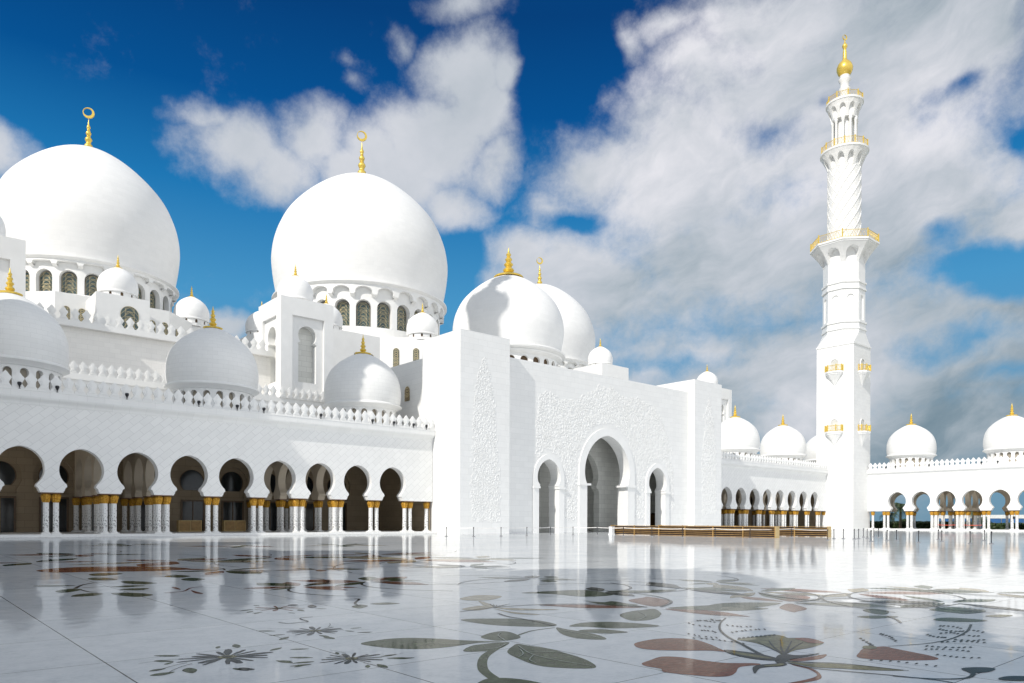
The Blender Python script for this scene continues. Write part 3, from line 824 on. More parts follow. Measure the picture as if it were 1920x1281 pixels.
# base of the left dome: eight-sided block, small windows, a bastion with a cupola
def octagon(cx, cy, ap): return [(cx+ap/math.cos(PI/8)*math.cos(PI/8+PI/4*k), cy+ap/math.cos(PI/8)*math.sin(PI/8+PI/4*k)) for k in range(8)]
D1, D2, D3 = (23.8, 125.0), (69.7, 125.0), (116.0, 125.0)
mb = MB(); mb.prism(octagon(*D1, 16.5), 18, 30.6); mb.lathe((*D1, 30.6), [(14.9, 0), (14.4, .6), (13.2, 1.1), (11.9, 1.4)], 64)
b1 = obj('dome_base', mb, M['plain'], hall, 30)
mv = flat((0, 108.5), (1, 0), (0, 1))
for s in (18.2, 20.0, 28.4, 30.0): window(b1, mv, s, roundtop(26.4, 28.9, .42, 6), -.05)
dg = math.sqrt(.5); o0 = octagon(*D1, 16.5)
md = flat((30.63, 108.5), (dg, dg), (-dg, dg))
for s in (2, 5.2, 8.4, 11): window(b1, md, s, roundtop(26.4, 28.6, .42, 6), -.05)
mb = MB(); mb.box(20.4, 26.6, 102.6, 108.6, 18, 29.9)
bs = obj('bastion', mb, M['plain'], hall)
window(bs, flat((0, 102.6), (1, 0), (0, 1)), 24.2, roundtop(25.6, 28.7, 1.05, 9), -.06)
cupola(hall, 23.5, 105.5, 29.9, 2.4)
mb = MB(); mb.box(33.0, 38.5, 113.0, 118.4, 18, 30.6); obj('corner_pier', mb, M['plain'], hall)
cupola(hall, 35.6, 115.0, 30.6, 2.5)
big_dome(hall, *D1, 37.1, 12.65, 30.5, 24, 31.8, 35.3, 5.2, .78, 1.06)
# base of the central dome
mb = MB(); mb.prism([(46, 118), (51, 106.7), (63, 106.7), (72, 98.9), (74, 107), (92, 107), (92, 144), (46, 144)], 18, 32.0)
mb.lathe((*D2, 32), [(18.4, 0), (18.0, .5), (16.6, 1.1), (15.6, 1.3)], 64)
b2 = obj('dome_base', mb, M['plain'], hall, 30)
mv = flat((0, 106.7), (1, 0), (0, 1))
for s in (58.7, 61.4): window(b2, mv, s, roundtop(25.4, 28.9, .5, 6), -.05)
dl = math.hypot(9, 7.8); md = flat((63, 106.7), (9/dl, -7.8/dl), (7.8/dl, 9/dl))
for s in (2.7, 6.0): window(b2, md, s, roundtop(25.4, 30.2, .5, 6), -.05)
for x, y, r in ((69.6, 104.0, 2.7), (54.8, 109.6, 2.6), (48.6, 120.6, 2.6)): cupola(hall, x, y, 32.0, r)
big_dome(hall, *D2, 42.5, 16.5, 31.9, 26, 34.8, 39.4, 7.5, .95)
mb = MB(); mb.prism(octagon(*D3, 16.5), 18, 30.6); obj('dome_base', mb, M['plain'], hall)
big_dome(hall, *D3, 37.1, 13.0, 30.5, 24, 31.6, 35.2, 5.2, .78)
# square turrets with horseshoe niches, each with a cupola
NICHE = [(20.8, 1.32), (26.0, 1.32), (26.05, 1.42), (26.2, 1.42)]+horseshoe(27.3, 1.36, 28.6, 26.4, 1.02, [], 12, .2)
def turret(u0, w=7.75, v0=96.0):
    u1, v1 = u0+w, v0+w; mb = MB()
    for mp in (flat((u0, v0-.003), (1, 0), (0, 1)), flat((u0-.003, v0), (0, 1), (1, 0))):
        face(mb, mp, 0, w, 18, 32.2, w/2+.1, rect_prof(19.4, 29.8, 2.35), .38)
        mp2 = lambda s, z, d, mp=mp: mp(s, z, d+.38)
        face(mb, mp2, w/2-2.25, w/2+2.45, 19.4, 29.8, w/2+.1, NICHE, 1.1)
    for mp in (flat((u0, v1), (1, 0), (0, 1)), flat((u1, v0), (0, 1), (1, 0))): mb.quad(mp(0, 18, 0), mp(w, 18, 0), mp(w, 32.2, 0), mp(0, 32.2, 0))
    mb.add([(u0, v0, 32.2), (u1, v0, 32.2), (u1, v1, 32.2), (u0, v1, 32.2)], [(0, 1, 2, 3)])
    t = obj('turret', mb, M['plain'], hall)
    mb = MB()
    for mp in (flat((u0, v0), (1, 0), (0, 1)), flat((u0, v0), (0, 1), (1, 0))): pane(mb, mp, w/2+.1, NICHE, 1.45)
    obj('niche_back', mb, M['niche'], t)
    cupola(hall, u0+w/2, v0+w/2+.2, 32.15, 2.5)
for u0 in (4.5, 41.35, 105.6, 142.2): turret(u0)

# ------------------------------------------------------------------ minarets
def railing(parent, pts, z, h, closed=True):
    mb = MB(); n = len(pts)
    segs = [(pts[i], pts[(i+1) % n]) for i in range(n if closed else n-1)]
    for (a, b) in segs:
        L = math.hypot(b[0]-a[0], b[1]-a[1])
        for zz in (z+h*.98, z+h*.1): mb.tube([(a[0], a[1], zz), (b[0], b[1], zz)], .055, n=4)
        mb.tube([(a[0], a[1], z), (a[0], a[1], z+h*1.15)], .16, .13, 6)
        k = max(2, int(L/.55))
        for i in range(k):                                 # pierced scrollwork between the rails
            p = [(a[0]+(b[0]-a[0])*(i+t)/k, a[1]+(b[1]-a[1])*(i+t)/k, z+h*(.12+q*.84)) for t, q in ((0, 0), (.5, 1), (1, 0))]
            mb.tube(p, .03, n=4)
            p = [(a[0]+(b[0]-a[0])*(i+t)/k, a[1]+(b[1]-a[1])*(i+t)/k, z+h*(.12+q*.84)) for t, q in ((0, 1), (.5, .3), (1, 1))]
            mb.tube(p, .025, n=4)
    if not closed: mb.tube([(pts[-1][0], pts[-1][1], z), (pts[-1][0], pts[-1][1], z+h*1.15)], .16, .13, 6)
    return obj('railing', mb, M['gold'], parent)
def minaret(cx, cy, label, w=8.4):
    root = thing('minaret', label, 'minaret', (cx, cy, 0), 'minarets at the corners of the court')
    h = w/2; mb = MB()
    mb.prism([(cx-h, cy-h), (cx+h, cy-h), (cx+h, cy+h), (cx-h, cy+h)], 0, 41.0)
    mb.prism([(cx-h-.12, cy-h-.12), (cx+h+.12, cy-h-.12), (cx+h+.12, cy+h+.12), (cx-h-.12, cy+h+.12)], 41.002, 41.35)
    # carved corner strips low on the tower
    tower = obj('tower', mb, M['blocks'], root)
    oc = lambda ap: octagon(cx, cy, ap)
    # square turning into eight sides
    sq = []
    for k in range(8):
        a = PI/8+PI/4*k; c, s_ = math.cos(a), math.sin(a); m = max(abs(c), abs(s_)); sq.append((cx+c/m*h, cy+s_/m*h))
    # corners pulled out to the square
    mb = MB(); o8 = oc(h)
    cor = [(cx+h, cy+h), (cx-h, cy+h), (cx-h, cy-h), (cx+h, cy-h)]
    lo, hi = 41.35, 44.0
    for k in range(8):
        a, b = o8[k], o8[(k+1) % 8]
        if k % 2 == 0:                                     # corner face: triangle down to the square corner
            c = cor[k//2]; mb.add([(c[0], c[1], lo), (b[0], b[1], hi), (a[0], a[1], hi)], [(0, 2, 1)])
        else:
            c0, c1 = cor[(k//2) % 4], cor[(k//2+1) % 4]
            mb.add([(c0[0], c0[1], lo), (c1[0], c1[1], lo), (b[0], b[1], hi), (a[0], a[1], hi)], [(0, 1, 2, 3)])
    mb.prism(oc(h+.02), 44.0, 44.6); mb.prism(oc(h+.2), 44.6, 44.9); mb.prism(oc(h-.02), 44.9, 46.1); mb.prism(oc(h+.2), 46.1, 46.5)
    obj('transition', mb, M['plain'], root)
    mb = MB()
    # octagonal shaft with blind arches
    for k in range(8):
        a, b = oc(h-.12)[k], oc(h-.12)[(k+1) % 8]; L = math.hypot(b[0]-a[0], b[1]-a[1]); d = ((b[0]-a[0])/L, (b[1]-a[1])/L)
        mp = flat(a, d, (-d[1], d[0]))
        face(mb, mp, 0, L, 46.5, 53.6, L/2, roundtop(46.9, 52.4, L*.22, 8), .22)
        mb.quad(mp(L*.2, 46.6, .22), mp(L*.8, 46.6, .22), mp(L*.8, 52.6, .22), mp(L*.2, 52.6, .22))
    mb.prism(oc(h+.12), 53.6, 54.0); mb.prism(oc(h-.05), 54.0, 55.0); mb.prism(oc(h+.16), 55.0, 55.4); mb.prism(oc(h-.15), 55.4, 60.2)
    obj('octagon_shaft', mb, M['plain'], root)
    # flared underside with niches, platform
    mb = MB(); r0, r1 = h-.14, 6.45
    for k in range(8):
        A0, B0 = oc(r0)[k], oc(r0)[(k+1) % 8]; A1, B1 = oc(r1)[k], oc(r1)[(k+1) % 8]
        def mpf(s, z, d, A0=A0, B0=B0, A1=A1, B1=B1):
            t = (z-59.6)/(63.4-59.6); e = max(0, t)**1.35
            ax, ay = A0[0]+(A1[0]-A0[0])*e, A0[1]+(A1[1]-A0[1])*e; bx, by = B0[0]+(B1[0]-B0[0])*e, B0[1]+(B1[1]-B0[1])*e
            x, y = ax+(bx-ax)*s, ay+(by-ay)*s
            if d: x, y = x+(cx-x)*d, y+(cy-y)*d
            return (x, y, z)
        pr = [(59.7, .33), (60.4, .33)]+[(61.2+1.5*math.sin(PI/2*i/8), .33*math.cos(PI/2*i/8) if i < 8 else 0.) for i in range(9)]
        face(mb, mpf, 0, 1, 59.6, 63.4, .5, pr, 0)
        for (z, hw), (z2, hw2) in zip(pr, pr[1:]):
            ri = lambda z: max(0, 1-(r0)/(r0+(r1-r0)*max(0, (z-59.6)/3.8)**1.35))
            for sg in (-1, 1): mb.quad(mpf(.5+sg*hw, z, 0), mpf(.5+sg*hw, z, ri(z)), mpf(.5+sg*hw2, z2, ri(z2)), mpf(.5+sg*hw2, z2, 0))
    mb.prism(oc(r0-.02), 59.6, 63.2)
    mb.prism(oc(r1+.05), 63.4, 63.7); mb.prism(oc(r1+.25), 63.7, 64.1)
    bal = obj('balcony', mb, M['plain'], root)
    railing(bal, oc(r1+.05), 64.1, 1.7)
    # round shaft with ropes winding round it
    mb = MB(); rs = 3.42
    mb.lathe((cx, cy, 0), [(rs, 64.1), (rs, 82)], 48)
    for sgn in (1, -1):
        for k in range(12):
            p = []
            for i in range(33):
                t = i/32; a = 2*PI*k/12+sgn*t*PI*1.05; p.append((cx+(rs+.02)*math.cos(a), cy+(rs+.02)*math.sin(a), 64.3+17.4*t))
            mb.tube(p, .13 if sgn > 0 else .09, n=4)
    obj('spiral_shaft', mb, M['plain'], root, 40)
    def flare(z0, z1, ra, rb, n, plat, rail):
        mb = MB(); w = 1/n
        def mpf(s, z, d):
            t = (z-z0)/(z1-z0); rr = ra+(rb-ra)*max(0, t)**1.3
            rr = rr+(ra-rr)*d; a = 2*PI*s; return (cx+rr*math.cos(a), cy+rr*math.sin(a), z)
        for i in range(n):
            c = (i+.5)*w; H = z1-z0; hw0 = w*.34
            pr = [(z0+.08*H, hw0), (z0+.35*H, hw0)]+[(z0+.35*H+.45*H*math.sin(PI/2*j/7), hw0*math.cos(PI/2*j/7) if j < 7 else 0.) for j in range(8)]
            face(mb, mpf, i*w, (i+1)*w, z0, z1, c, pr, 1.0)
        mb.lathe((cx, cy, 0), [(ra, z0), (ra, z1)], 32)
        mb.lathe((cx, cy, 0), [(rb, z1), (rb+.12, z1+.1), (rb+.15, z1+.5), (rb+.02, z1+.62)], 48)
        b = obj('balcony', mb, M['plain'], root, 30)
        railing(b, [(cx+rb*.97*math.cos(2*PI*i/rail), cy+rb*.97*math.sin(2*PI*i/rail)) for i in range(rail)], z1+.62, plat)
        return b
    flare(81.3, 85.0, rs, 5.0, 12, 1.5, 14)
    # lantern: ring of slim columns round a core
    mb = MB(); mb.lathe((cx, cy, 0), [(1.85, 85.6), (1.85, 93.2)], 24)
    lan = obj('lantern', mb, M['plain'], root, 40)
    for k in range(10):
        a = 2*PI*(k+.5)/10; q = MB(); q.lathe((cx+2.5*math.cos(a), cy+2.5*math.sin(a), 0), [(.42, 85.6), (.42, 86), (.3, 86.1), (.27, 91.8), (.33, 92), (.42, 92.3), (.42, 92.8), (.3, 93)], 10)
        obj('column', q, M['plain'], lan, 40)
    flare(92.8, 96.2, 2.75, 3.85, 10, 1.25, 10)
    mb = MB(); mb.lathe((cx, cy, 0), [(1.05, 96.8), (1.0, 99.2), (1.3, 99.9), (1.3, 100.1), (.95, 100.2), (.95, 101.5), (1.35, 102.1), (1.35, 102.3), (1.0, 102.4), (1.05, 103.1), (.9, 103.3)], 24)
    obj('neck', mb, M['plain'], root, 35)
    mb = MB(); mb.lathe((cx, cy, 0), [(1.0, 103.1), (1.4, 103.6), (1.7, 104.4), (1.72, 105.0), (1.4, 105.8), (1.0, 106.3), (.55, 106.7), (.45, 107.2), (.4, 108.6), (.28, 109.2), (.5, 109.6), (.58, 109.95), (.45, 110.3), (.2, 110.6), (.08, 111.3)], 28)
    crescent(mb, (cx, cy, 111.9), .62)
    obj('finial', mb, M['gold'], root, 50)
    # four small balconies on the two faces towards the court
    for zb in (21.2, 34.6):
        for mp in (flat((cx-h, cy), (0, -1), (1, 0)), flat((cx, cy-h), (1, 0), (0, 1))):
            q = MB()
            P = [(-1.75, 0), (-1.75, -.7), (-.9, -1.35), (.9, -1.35), (1.75, -.7), (1.75, 0)]
            n = len(P); tip = mp(0, zb-2.6, 0)
            for za, zb_, k in ((zb, zb+.3, 1.0), (zb+.3, zb+.7, 1.1)):
                V = [mp(x*k, za, d*k) for x, d in P]+[mp(x*k, zb_, d*k) for x, d in P]
                q.add(V, [tuple(range(n)), tuple(range(2*n-1, n-1, -1))]+[(i, (i+1) % n, n+(i+1) % n, n+i) for i in range(n)])
            for i in range(n-1):
                a, b = P[i], P[i+1]; m1 = mp(a[0]*.45, zb-1.3, a[1]*.4); m2 = mp(b[0]*.45, zb-1.3, b[1]*.4)
                q.quad(mp(a[0]*.95, zb, a[1]*.95), mp(b[0]*.95, zb, b[1]*.95), m2, m1); q.add([m1, m2, tip], [(0, 1, 2)])
            b = obj('balcony', q, M['plain'], root)
            railing(b, [mp(x*1.05, 0, d*1.05)[:2] for x, d in P], zb+.7, 1.25, closed=False)
            q = MB(); pf = roundtop(zb+.7, zb+3.3, .8, 7); pane(q, mp, 0, pf, -.015); obj('door', q, M['niche'], b)
            q = MB(); fp = roundtop(zb+.7, zb+3.55, 1.0, 7)
            for (z, hw), (z2, hw2) in zip(fp, fp[1:]):
                for sg in (-1, 1):
                    q.quad(mp(sg*hw, z, -.14), mp(sg*hw2, z2, -.14), mp(sg*hw2, z2, 0), mp(sg*hw, z, 0))
                    q.quad(mp(sg*hw, z, -.14), mp(sg*max(0, hw-.16), z, -.14), mp(sg*max(0, hw2-.16), min(z2, zb+3.4), -.14), mp(sg*hw2, z2, -.14))
            obj('door_frame', q, M['plain'], b)
    return root
minaret(166.35, 77.6, 'tall white minaret with gold railings and gold crescent finial, at the far corner')
minaret(1.0, 77.2, 'white minaret at the near left corner, outside the picture, throwing shade on the arcade')

# ------------------------------------------------------------------ court floor and its inlay
mb = MB(); mb.add([(-20, -40, 0), (172, -40, 0), (172, 100, 0), (-20, 100, 0)], [(0, 1, 2, 3)])
FLOOR = struct('floor', mb, M['floor'])
mb = MB(); mb.add([(-3000, -3000, -.06), (6000, -3000, -.06), (6000, 6000, -.06), (-3000, 6000, -.06)], [(0, 1, 2, 3)])
struct('ground', mb, M['sand'])
mb = MB(); mb.add([(184, -150, -.02), (420, -150, -.02), (420, 260, -.02), (184, 260, -.02)], [(0, 1, 2, 3)])
struct('lawn', mb, M['lawn'])
INL = {}
def inl(key): return INL.setdefault(key, MB())
ZL = {'in_stem': 0}
def catmull(P, closed=True, k=5):
    n = len(P); out = []
    for i in range(n if closed else n-1):
        g = lambda j: P[j % n] if closed else P[min(max(j, 0), n-1)]
        a, b, c, d = g(i-1), g(i), g(i+1), g(i+2)
        for s in range(k):
            t = s/k
            out.append(tuple(.5*(2*b[q]+(c[q]-a[q])*t+(2*a[q]-5*b[q]+4*c[q]-d[q])*t*t+(3*b[q]-a[q]-3*c[q]+d[q])*t**3) for q in (0, 1)))
    if not closed: out.append(P[-1])
    return out
LAY = {'in_brown': .0015, 'in_green': .0015, 'in_beige': .0015, 'in_olive': .0033, 'in_dark': .0051, 'in_blue': .0015, 'in_pale': .0069}
CNT = [0]
def level(key, lift):
    CNT[0] += 1
    return LAY[key]+(.0036 if lift > .005 else 0)+(CNT[0] % 60)*.000025
def shape_xy(P, key, lift=0):
    if sum(a[0]*b[1]-b[0]*a[1] for a, b in zip(P, P[1:]+P[:1])) < 0: P = P[::-1]
    mb = inl(key); z = level(key, lift)
    mb.add([(x, y, z) for x, y in P], [tuple(range(len(P)))])
def shape(pts, key, tr, smooth=True, lift=0):
    P = [ground(*tr(*p)) for p in pts]
    shape_xy(catmull(P) if smooth else P, key, lift)
def stem_xy(P, w0, w1, key, lift=0):
    P = catmull(P, False, 6); mb = inl(key); z = level(key, lift); n = len(P); o = len(mb.v)
    for i, p in enumerate(P):
        a, b = P[max(0, i-1)], P[min(n-1, i+1)]; l = math.hypot(b[0]-a[0], b[1]-a[1]) or 1
        w = (w0+(w1-w0)*i/(n-1))/2; nx, ny = -(b[1]-a[1])/l*w, (b[0]-a[0])/l*w
        mb.v += [(p[0]+nx, p[1]+ny, z), (p[0]-nx, p[1]-ny, z)]
    for i in range(n-1):
        mb.f.append((o+2*i, o+2*i+1, o+2*i+3, o+2*i+2)); mb.mi.append(0); mb.uv.append(None)
def stem(pts, w0, w1, key, tr, lift=0): stem_xy([ground(*tr(*p)) for p in pts], w0, w1, key, lift)
def crop(x0, y0, k): return lambda x, y: (x0+x/k, y0+y/k)
cF, cG, cH, cC, cE = crop(660, 1080, 3.2), crop(1150, 1080, 4.683), crop(1500, 1080, 4.571), crop(0, 1060, 4.8), crop(400, 1130, 4.8)
# farther sprays, dimmer and flatter with distance, scattered over the court
rg = random.Random(21)
spots = [(150, 1040), (330, 1052), (520, 1045), (700, 1040), (780, 1050), (60, 1055), (420, 1070), (600, 1068), (560, 1100), (690, 1090), (880, 1062), (900, 1047), (1000, 1085), (1130, 1110), (1280, 1105), (1420, 1110), (1340, 1092), (1480, 1130), (1600, 1112), (1740, 1105), (1860, 1112), (1780, 1130), (1230, 1140), (240, 1022), (450, 1024), (640, 1022)]
for q, (px, py) in enumerate(spots):
    c = ground(px, py); size = rg.uniform(1.3, 2.2) if py > 1060 else rg.uniform(2.5, 4.5)
    pal = rg.choice((('in_brown', 'in_beige'), ('in_green', 'in_dark'), ('in_green', 'in_beige'), ('in_brown', 'in_green')) if px > 950 or py < 1060 else (('in_green', 'in_dark'), ('in_brown', 'in_green'), ('in_dark', 'in_green')))
    n = rg.randint(4, 7); a0 = rg.uniform(0, 6)
    for k in range(n):
        a = a0+2*PI*k/n+rg.uniform(-.35, .35); L = size*rg.uniform(.6, 1.1); w = L*rg.uniform(.13, .26); ca, sa = math.cos(a), math.sin(a)
        P = [(c[0]+ca*p-sa*q_, c[1]+sa*p+ca*q_) for p, q_ in ((.12*L, 0), (.4*L, w*.7), (.7*L, w), (1.0*L, w*.3), (1.1*L, -.05*w), (.75*L, -w*.8), (.4*L, -w*.6))]
        shape_xy(catmull(P, True, 4), pal[k % 2])
    for k in range(2):
        a = rg.uniform(0, 6); stem_xy([(c[0]+size*t*math.cos(a+.5*t), c[1]+size*t*math.sin(a+.5*t)) for t in (.1, .6, 1.1, 1.6, 2.0)], .07, .04, 'in_dark')
# big green spray in the middle
shape([(55, 405), (200, 380), (350, 372), (520, 377), (700, 388), (905, 395), (760, 402), (600, 425), (450, 438), (300, 438), (150, 425)], 'in_green', cF)
shape([(775, 368), (830, 343), (900, 332), (960, 340), (1015, 368), (950, 386), (860, 388)], 'in_green', cF)
shape([(670, 448), (720, 420), (800, 408), (930, 396), (938, 412), (860, 445), (720, 456)], 'in_green', cF)
shape([(935, 458), (970, 420), (1000, 408), (1060, 418), (1200, 440), (1290, 465), (1400, 500), (1465, 538), (1440, 555), (1270, 553), (1120, 538), (1010, 500)], 'in_green', cF)
stem([(930, 400), (860, 440), (795, 490), (790, 560), (855, 615)], .10, .13, 'in_green', cF, .002)
shape([(750, 690), (790, 625), (900, 612), (1050, 625), (1190, 660), (1190, 700)], 'in_green', cF)
stem([(985, 362), (1080, 330), (1220, 311)], .05, .04, 'in_green', cF, .002)
shape([(655, 262), (900, 256), (1100, 265), (1225, 290), (1190, 304), (1000, 303), (800, 290)], 'in_green', cF)
shape([(1305, 302), (1400, 280), (1600, 277), (1850, 300), (1600, 315), (1420, 306)], 'in_green', cF)
shape([(1228, 310), (1300, 322), (1440, 345), (1525, 372), (1500, 383), (1350, 374), (1260, 348)], 'in_green', cF)
shape([(1360, 328), (1500, 320), (1660, 338), (1500, 346)], 'in_green', cF)
shape([(1608, 235), (1680, 212), (1760, 208), (1850, 235), (1800, 262), (1680, 268)], 'in_green', cF)
shape([(1015, 102), (1200, 91), (1400, 85), (1570, 112), (1400, 125), (1200, 109)], 'in_green', cF)
shape([(1500, 168), (1560, 152), (1650, 165), (1720, 175), (1580, 180)], 'in_green', cF)
shape([(1130, 30), (1180, 24), (1235, 32), (1180, 37)], 'in_green', cF)
shape([(1150, 6), (1200, 2), (1240, 8), (1190, 12)], 'in_green', cF)
shape([(190, 20), (250, 10), (320, 18), (250, 27)], 'in_green', cF)
shape([(0, 185), (45, 172), (98, 180), (50, 195)], 'in_green', cF); shape([(110, 168), (200, 160), (290, 166), (190, 173)], 'in_green', cF)
stem([(15, 140), (45, 140), (20, 165), (50, 180)], .06, .05, 'in_dark', cF)
stem([(880, 225), (940, 245), (1090, 270), (1215, 300)], .05, .04, 'in_dark', cF)
# pale veins on the leaves
for pts in ([(1000, 420), (1080, 470), (1250, 510), (1440, 540)], [(1010, 440), (1030, 470), (1000, 490)], [(1090, 480), (1070, 505), (1110, 525)], [(1080, 455), (1250, 460), (1360, 485)],
            [(925, 390), (880, 360), (900, 338)], [(930, 405), (800, 400), (640, 408), (450, 404)], [(925, 410), (880, 432), (800, 440)], [(1720, 215), (1765, 240), (1730, 262)], [(1225, 298), (1050, 285), (850, 272)], [(1260, 325), (1380, 348), (1500, 375)]):
    stem(pts, .014, .008, 'in_pale', cF)
# beige lily
for pts in ([(650, 135), (760, 115), (900, 122), (830, 145), (700, 148)], [(660, 200), (760, 180), (860, 185), (760, 207)], [(860, 190), (1000, 194), (1250, 203), (1000, 207)], [(850, 195), (960, 215), (1130, 232), (980, 228)], [(760, 150), (820, 165), (860, 185), (800, 180)]): shape(pts, 'in_beige', cF)
for k in range(7): stem([(860+4*k, 190-k), (830+20*k, 178-3*abs(k-3))], .03, .02, 'in_dark', cF)
# the great brown flower
shape([(190, 595), (280, 570), (400, 552), (560, 548), (720, 560), (850, 600), (950, 645), (1010, 668), (850, 657), (600, 657), (350, 650), (220, 630)], 'in_brown', cG)
shape([(255, 770), (330, 740), (430, 710), (600, 715), (800, 745), (1000, 765), (1250, 768), (1290, 782), (1120, 800), (1080, 850), (1020, 880), (880, 886), (700, 872), (520, 855), (440, 842), (420, 815), (300, 795)], 'in_brown', cG)
shape([(980, 652), (1150, 668), (1300, 690), (1450, 728), (1440, 745), (1250, 732), (1050, 692)], 'in_dark', cG)
shape([(1030, 668), (1150, 680), (1300, 705), (1400, 728), (1250, 718), (1100, 692)], 'in_olive', cG, lift=.008)
shape([(1090, 560), (1180, 545), (1260, 535), (1400, 515), (1500, 530), (1540, 545), (1640, 545), (1740, 560), (1850, 590), (1740, 630), (1600, 655), (1515, 690), (1480, 690), (1400, 640), (1250, 590)], 'in_olive', cG)
shape([(1600, 552), (1680, 545), (1780, 560), (1855, 590), (1740, 592), (1660, 570)], 'in_brown', cG, lift=.008)
shape([(1425, 745), (1450, 700), (1520, 688), (1600, 698), (1700, 695), (1820, 680), (1720, 708), (1570, 735), (1500, 770), (1450, 768)], 'in_dark', cG)
shape([(1545, 738), (1700, 716), (1872, 688), (1830, 728), (1650, 748)], 'in_brown', cG)
shape([(1500, 765), (1400, 775), (1310, 780), (1235, 800), (1232, 835), (1252, 858), (1290, 815), (1380, 800), (1480, 795), (1530, 780)], 'in_dark', cG)
shape([(1480, 772), (1400, 783), (1320, 795), (1420, 797), (1500, 785)], 'in_olive', cG, lift=.008)
shape([(1530, 755), (1700, 768), (1900, 770), (2200, 790), (2560, 830), (2300, 830), (2000, 815), (1750, 800)], 'in_olive', cG)
stem([(1520, 750), (1750, 762), (1950, 768), (2200, 790), (2600, 835)], .05, .02, 'in_dark', cG)
stem([(1530, 765), (1750, 810), (2050, 840), (2500, 880), (2900, 925), (3050, 960)], .03, .03, 'in_dark', cG)
shape([(1560, 770), (1700, 800), (1800, 840), (1830, 900), (1700, 935), (1500, 960), (1550, 940), (1720, 905), (1795, 870), (1720, 820), (1600, 790)], 'in_brown', cG)
stem([(1440, 740), (1300, 690), (1130, 600), (1000, 530), (940, 470), (945, 415), (990, 370)], .065, .025, 'in_dark', cG)
for k in range(5):
    stem([(1505, 690), (1480+60*k-120, 640-8*abs(k-2)), (1400+100*k-130, 560+12*abs(k-2))], .035, .012, 'in_dark', cG)
for k in range(9):
    x, y = 1110+38*k, 548-3.5*k; shape([(x-16, y+3), (x, y-6), (x+18, y), (x, y+7)], 'in_dark', cG)
# pale grain drawn along the brown petals
for k in range(9):
    y0, y1 = 575+9*k, 600+5.5*k; stem([(230+8*abs(k-4), 590+6*k-12), (450, 560+10*k), (700, 572+9*k), (930, 640+2*k)], .006, .004, 'in_beige', cG, .008)
for k in range(9): stem([(300+12*k, 752+10*k), (520, 728+15*k), (800, 755+12*k), (1060, 772+8*k)], .006, .004, 'in_beige', cG, .008)
for k in range(6): stem([(540, 640+11*k), (720, 622+14*k), (900, 650+10*k), (1090, 690+4*k)], .006, .004, 'in_beige', cH, .008)
# brown right-hand petal, ferns, leaves at the right edge
shape([(510, 702), (515, 655), (560, 622), (720, 605), (800, 620), (900, 640), (1000, 660), (1100, 680), (1192, 708), (1120, 722), (800, 724)], 'in_brown', cH)
shape([(540, 620), (560, 600), (650, 605), (660, 625), (600, 628)], 'in_olive', cH)
shape([(1388, 800), (1450, 788), (1600, 787), (1682, 800), (1620, 825), (1480, 833)], 'in_dark', cH)
stem([(1460, 825), (1490, 845), (1420, 880), (1150, 885), (800, 860)], .055, .03, 'in_dark', cH)
shape([(1705, 880), (1800, 862), (1960, 866), (1960, 900), (1760, 897)], 'in_dark', cH)
shape([(1150, 370), (1300, 358), (1610, 382), (1450, 396), (1200, 386)], 'in_green', cH)
shape([(540, 295), (620, 280), (760, 300), (740, 330), (640, 325)], 'in_green', cH); shape([(490, 350), (650, 340), (850, 350), (650, 366)], 'in_green', cH)
stem([(760, 345), (830, 375), (870, 405)], .06, .04, 'in_dark', cH)
shape([(1110, 290), (1250, 270), (1400, 272), (1600, 300), (1450, 325), (1250, 310)], 'in_green', cH)
stem([(1060, 240), (1250, 285), (1420, 300), (1580, 290)], .07, .05, 'in_dark', cH)
shape([(1590, 345), (1700, 332), (1830, 340), (1720, 356)], 'in_olive', cH)
stem([(1470, 418), (1430, 480), (1300, 540), (1100, 580), (760, 605)], .04, .02, 'in_dark', cH)
for r0, (ax, ay, bx, by, n) in enumerate(((1190, 430, 1400, 455, 6), (1180, 455, 1420, 475, 7), (1420, 470, 1600, 490, 4), (1380, 500, 1560, 515, 4), (1200, 495, 1380, 500, 5), (1320, 545, 1610, 548, 6), (1200, 570, 1610, 575, 8), (1060, 600, 1500, 612, 8), (1050, 630, 1480, 650, 8),
                                        (1150, 672, 1560, 705, 7), (580, 720, 1200, 780, 8), (520, 530, 640, 600, 6), (690, 495, 840, 565, 7), (1080, 500, 1260, 530, 6))):
    stem([(ax, ay+8), ((ax+bx)/2, (ay+by)/2+8), (bx, by+8)], .007, .005, 'in_dark', cH)
    for k in range(n):
        x, y = ax+(bx-ax)*(k+.5)/n+7*math.sin(5*k+r0), ay+(by-ay)*(k+.5)/n+(9 if r0 % 2 else -9)*math.sin(PI*(k+.5)/n)
        t_ = 8*math.sin(k*2.3+r0); shape([(x-15, y+3+t_*.3), (x-3, y-5), (x+16, y-3-t_*.3), (x+3, y+4)], 'in_dark', cH)
for r0, (ax, ay, bx, by, n) in enumerate(((730, 395, 900, 410, 6), (640, 410, 880, 450, 5), (760, 480, 920, 500, 5), (640, 505, 940, 545, 6), (690, 545, 1180, 600, 9), (990, 430, 1230, 445, 6), (1030, 500, 1350, 470, 8), (850, 380, 960, 390, 5))):
    stem([(ax, ay-6), ((ax+bx)/2, (ay+by)/2-6), (bx, by-6)], .007, .005, 'in_dark', cG)
    for k in range(n):
        x, y = ax+(bx-ax)*(k+.5)/n+6*math.sin(4*k+r0), ay+(by-ay)*(k+.5)/n+(8 if r0 % 2 else -8)*math.sin(PI*(k+.5)/n)
        t_ = 5*math.sin(k*1.7+r0); shape([(x-12, y-3+t_*.4), (x-2, y-5), (x+13, y+3-t_*.4), (x, y+5)], 'in_dark', cG)
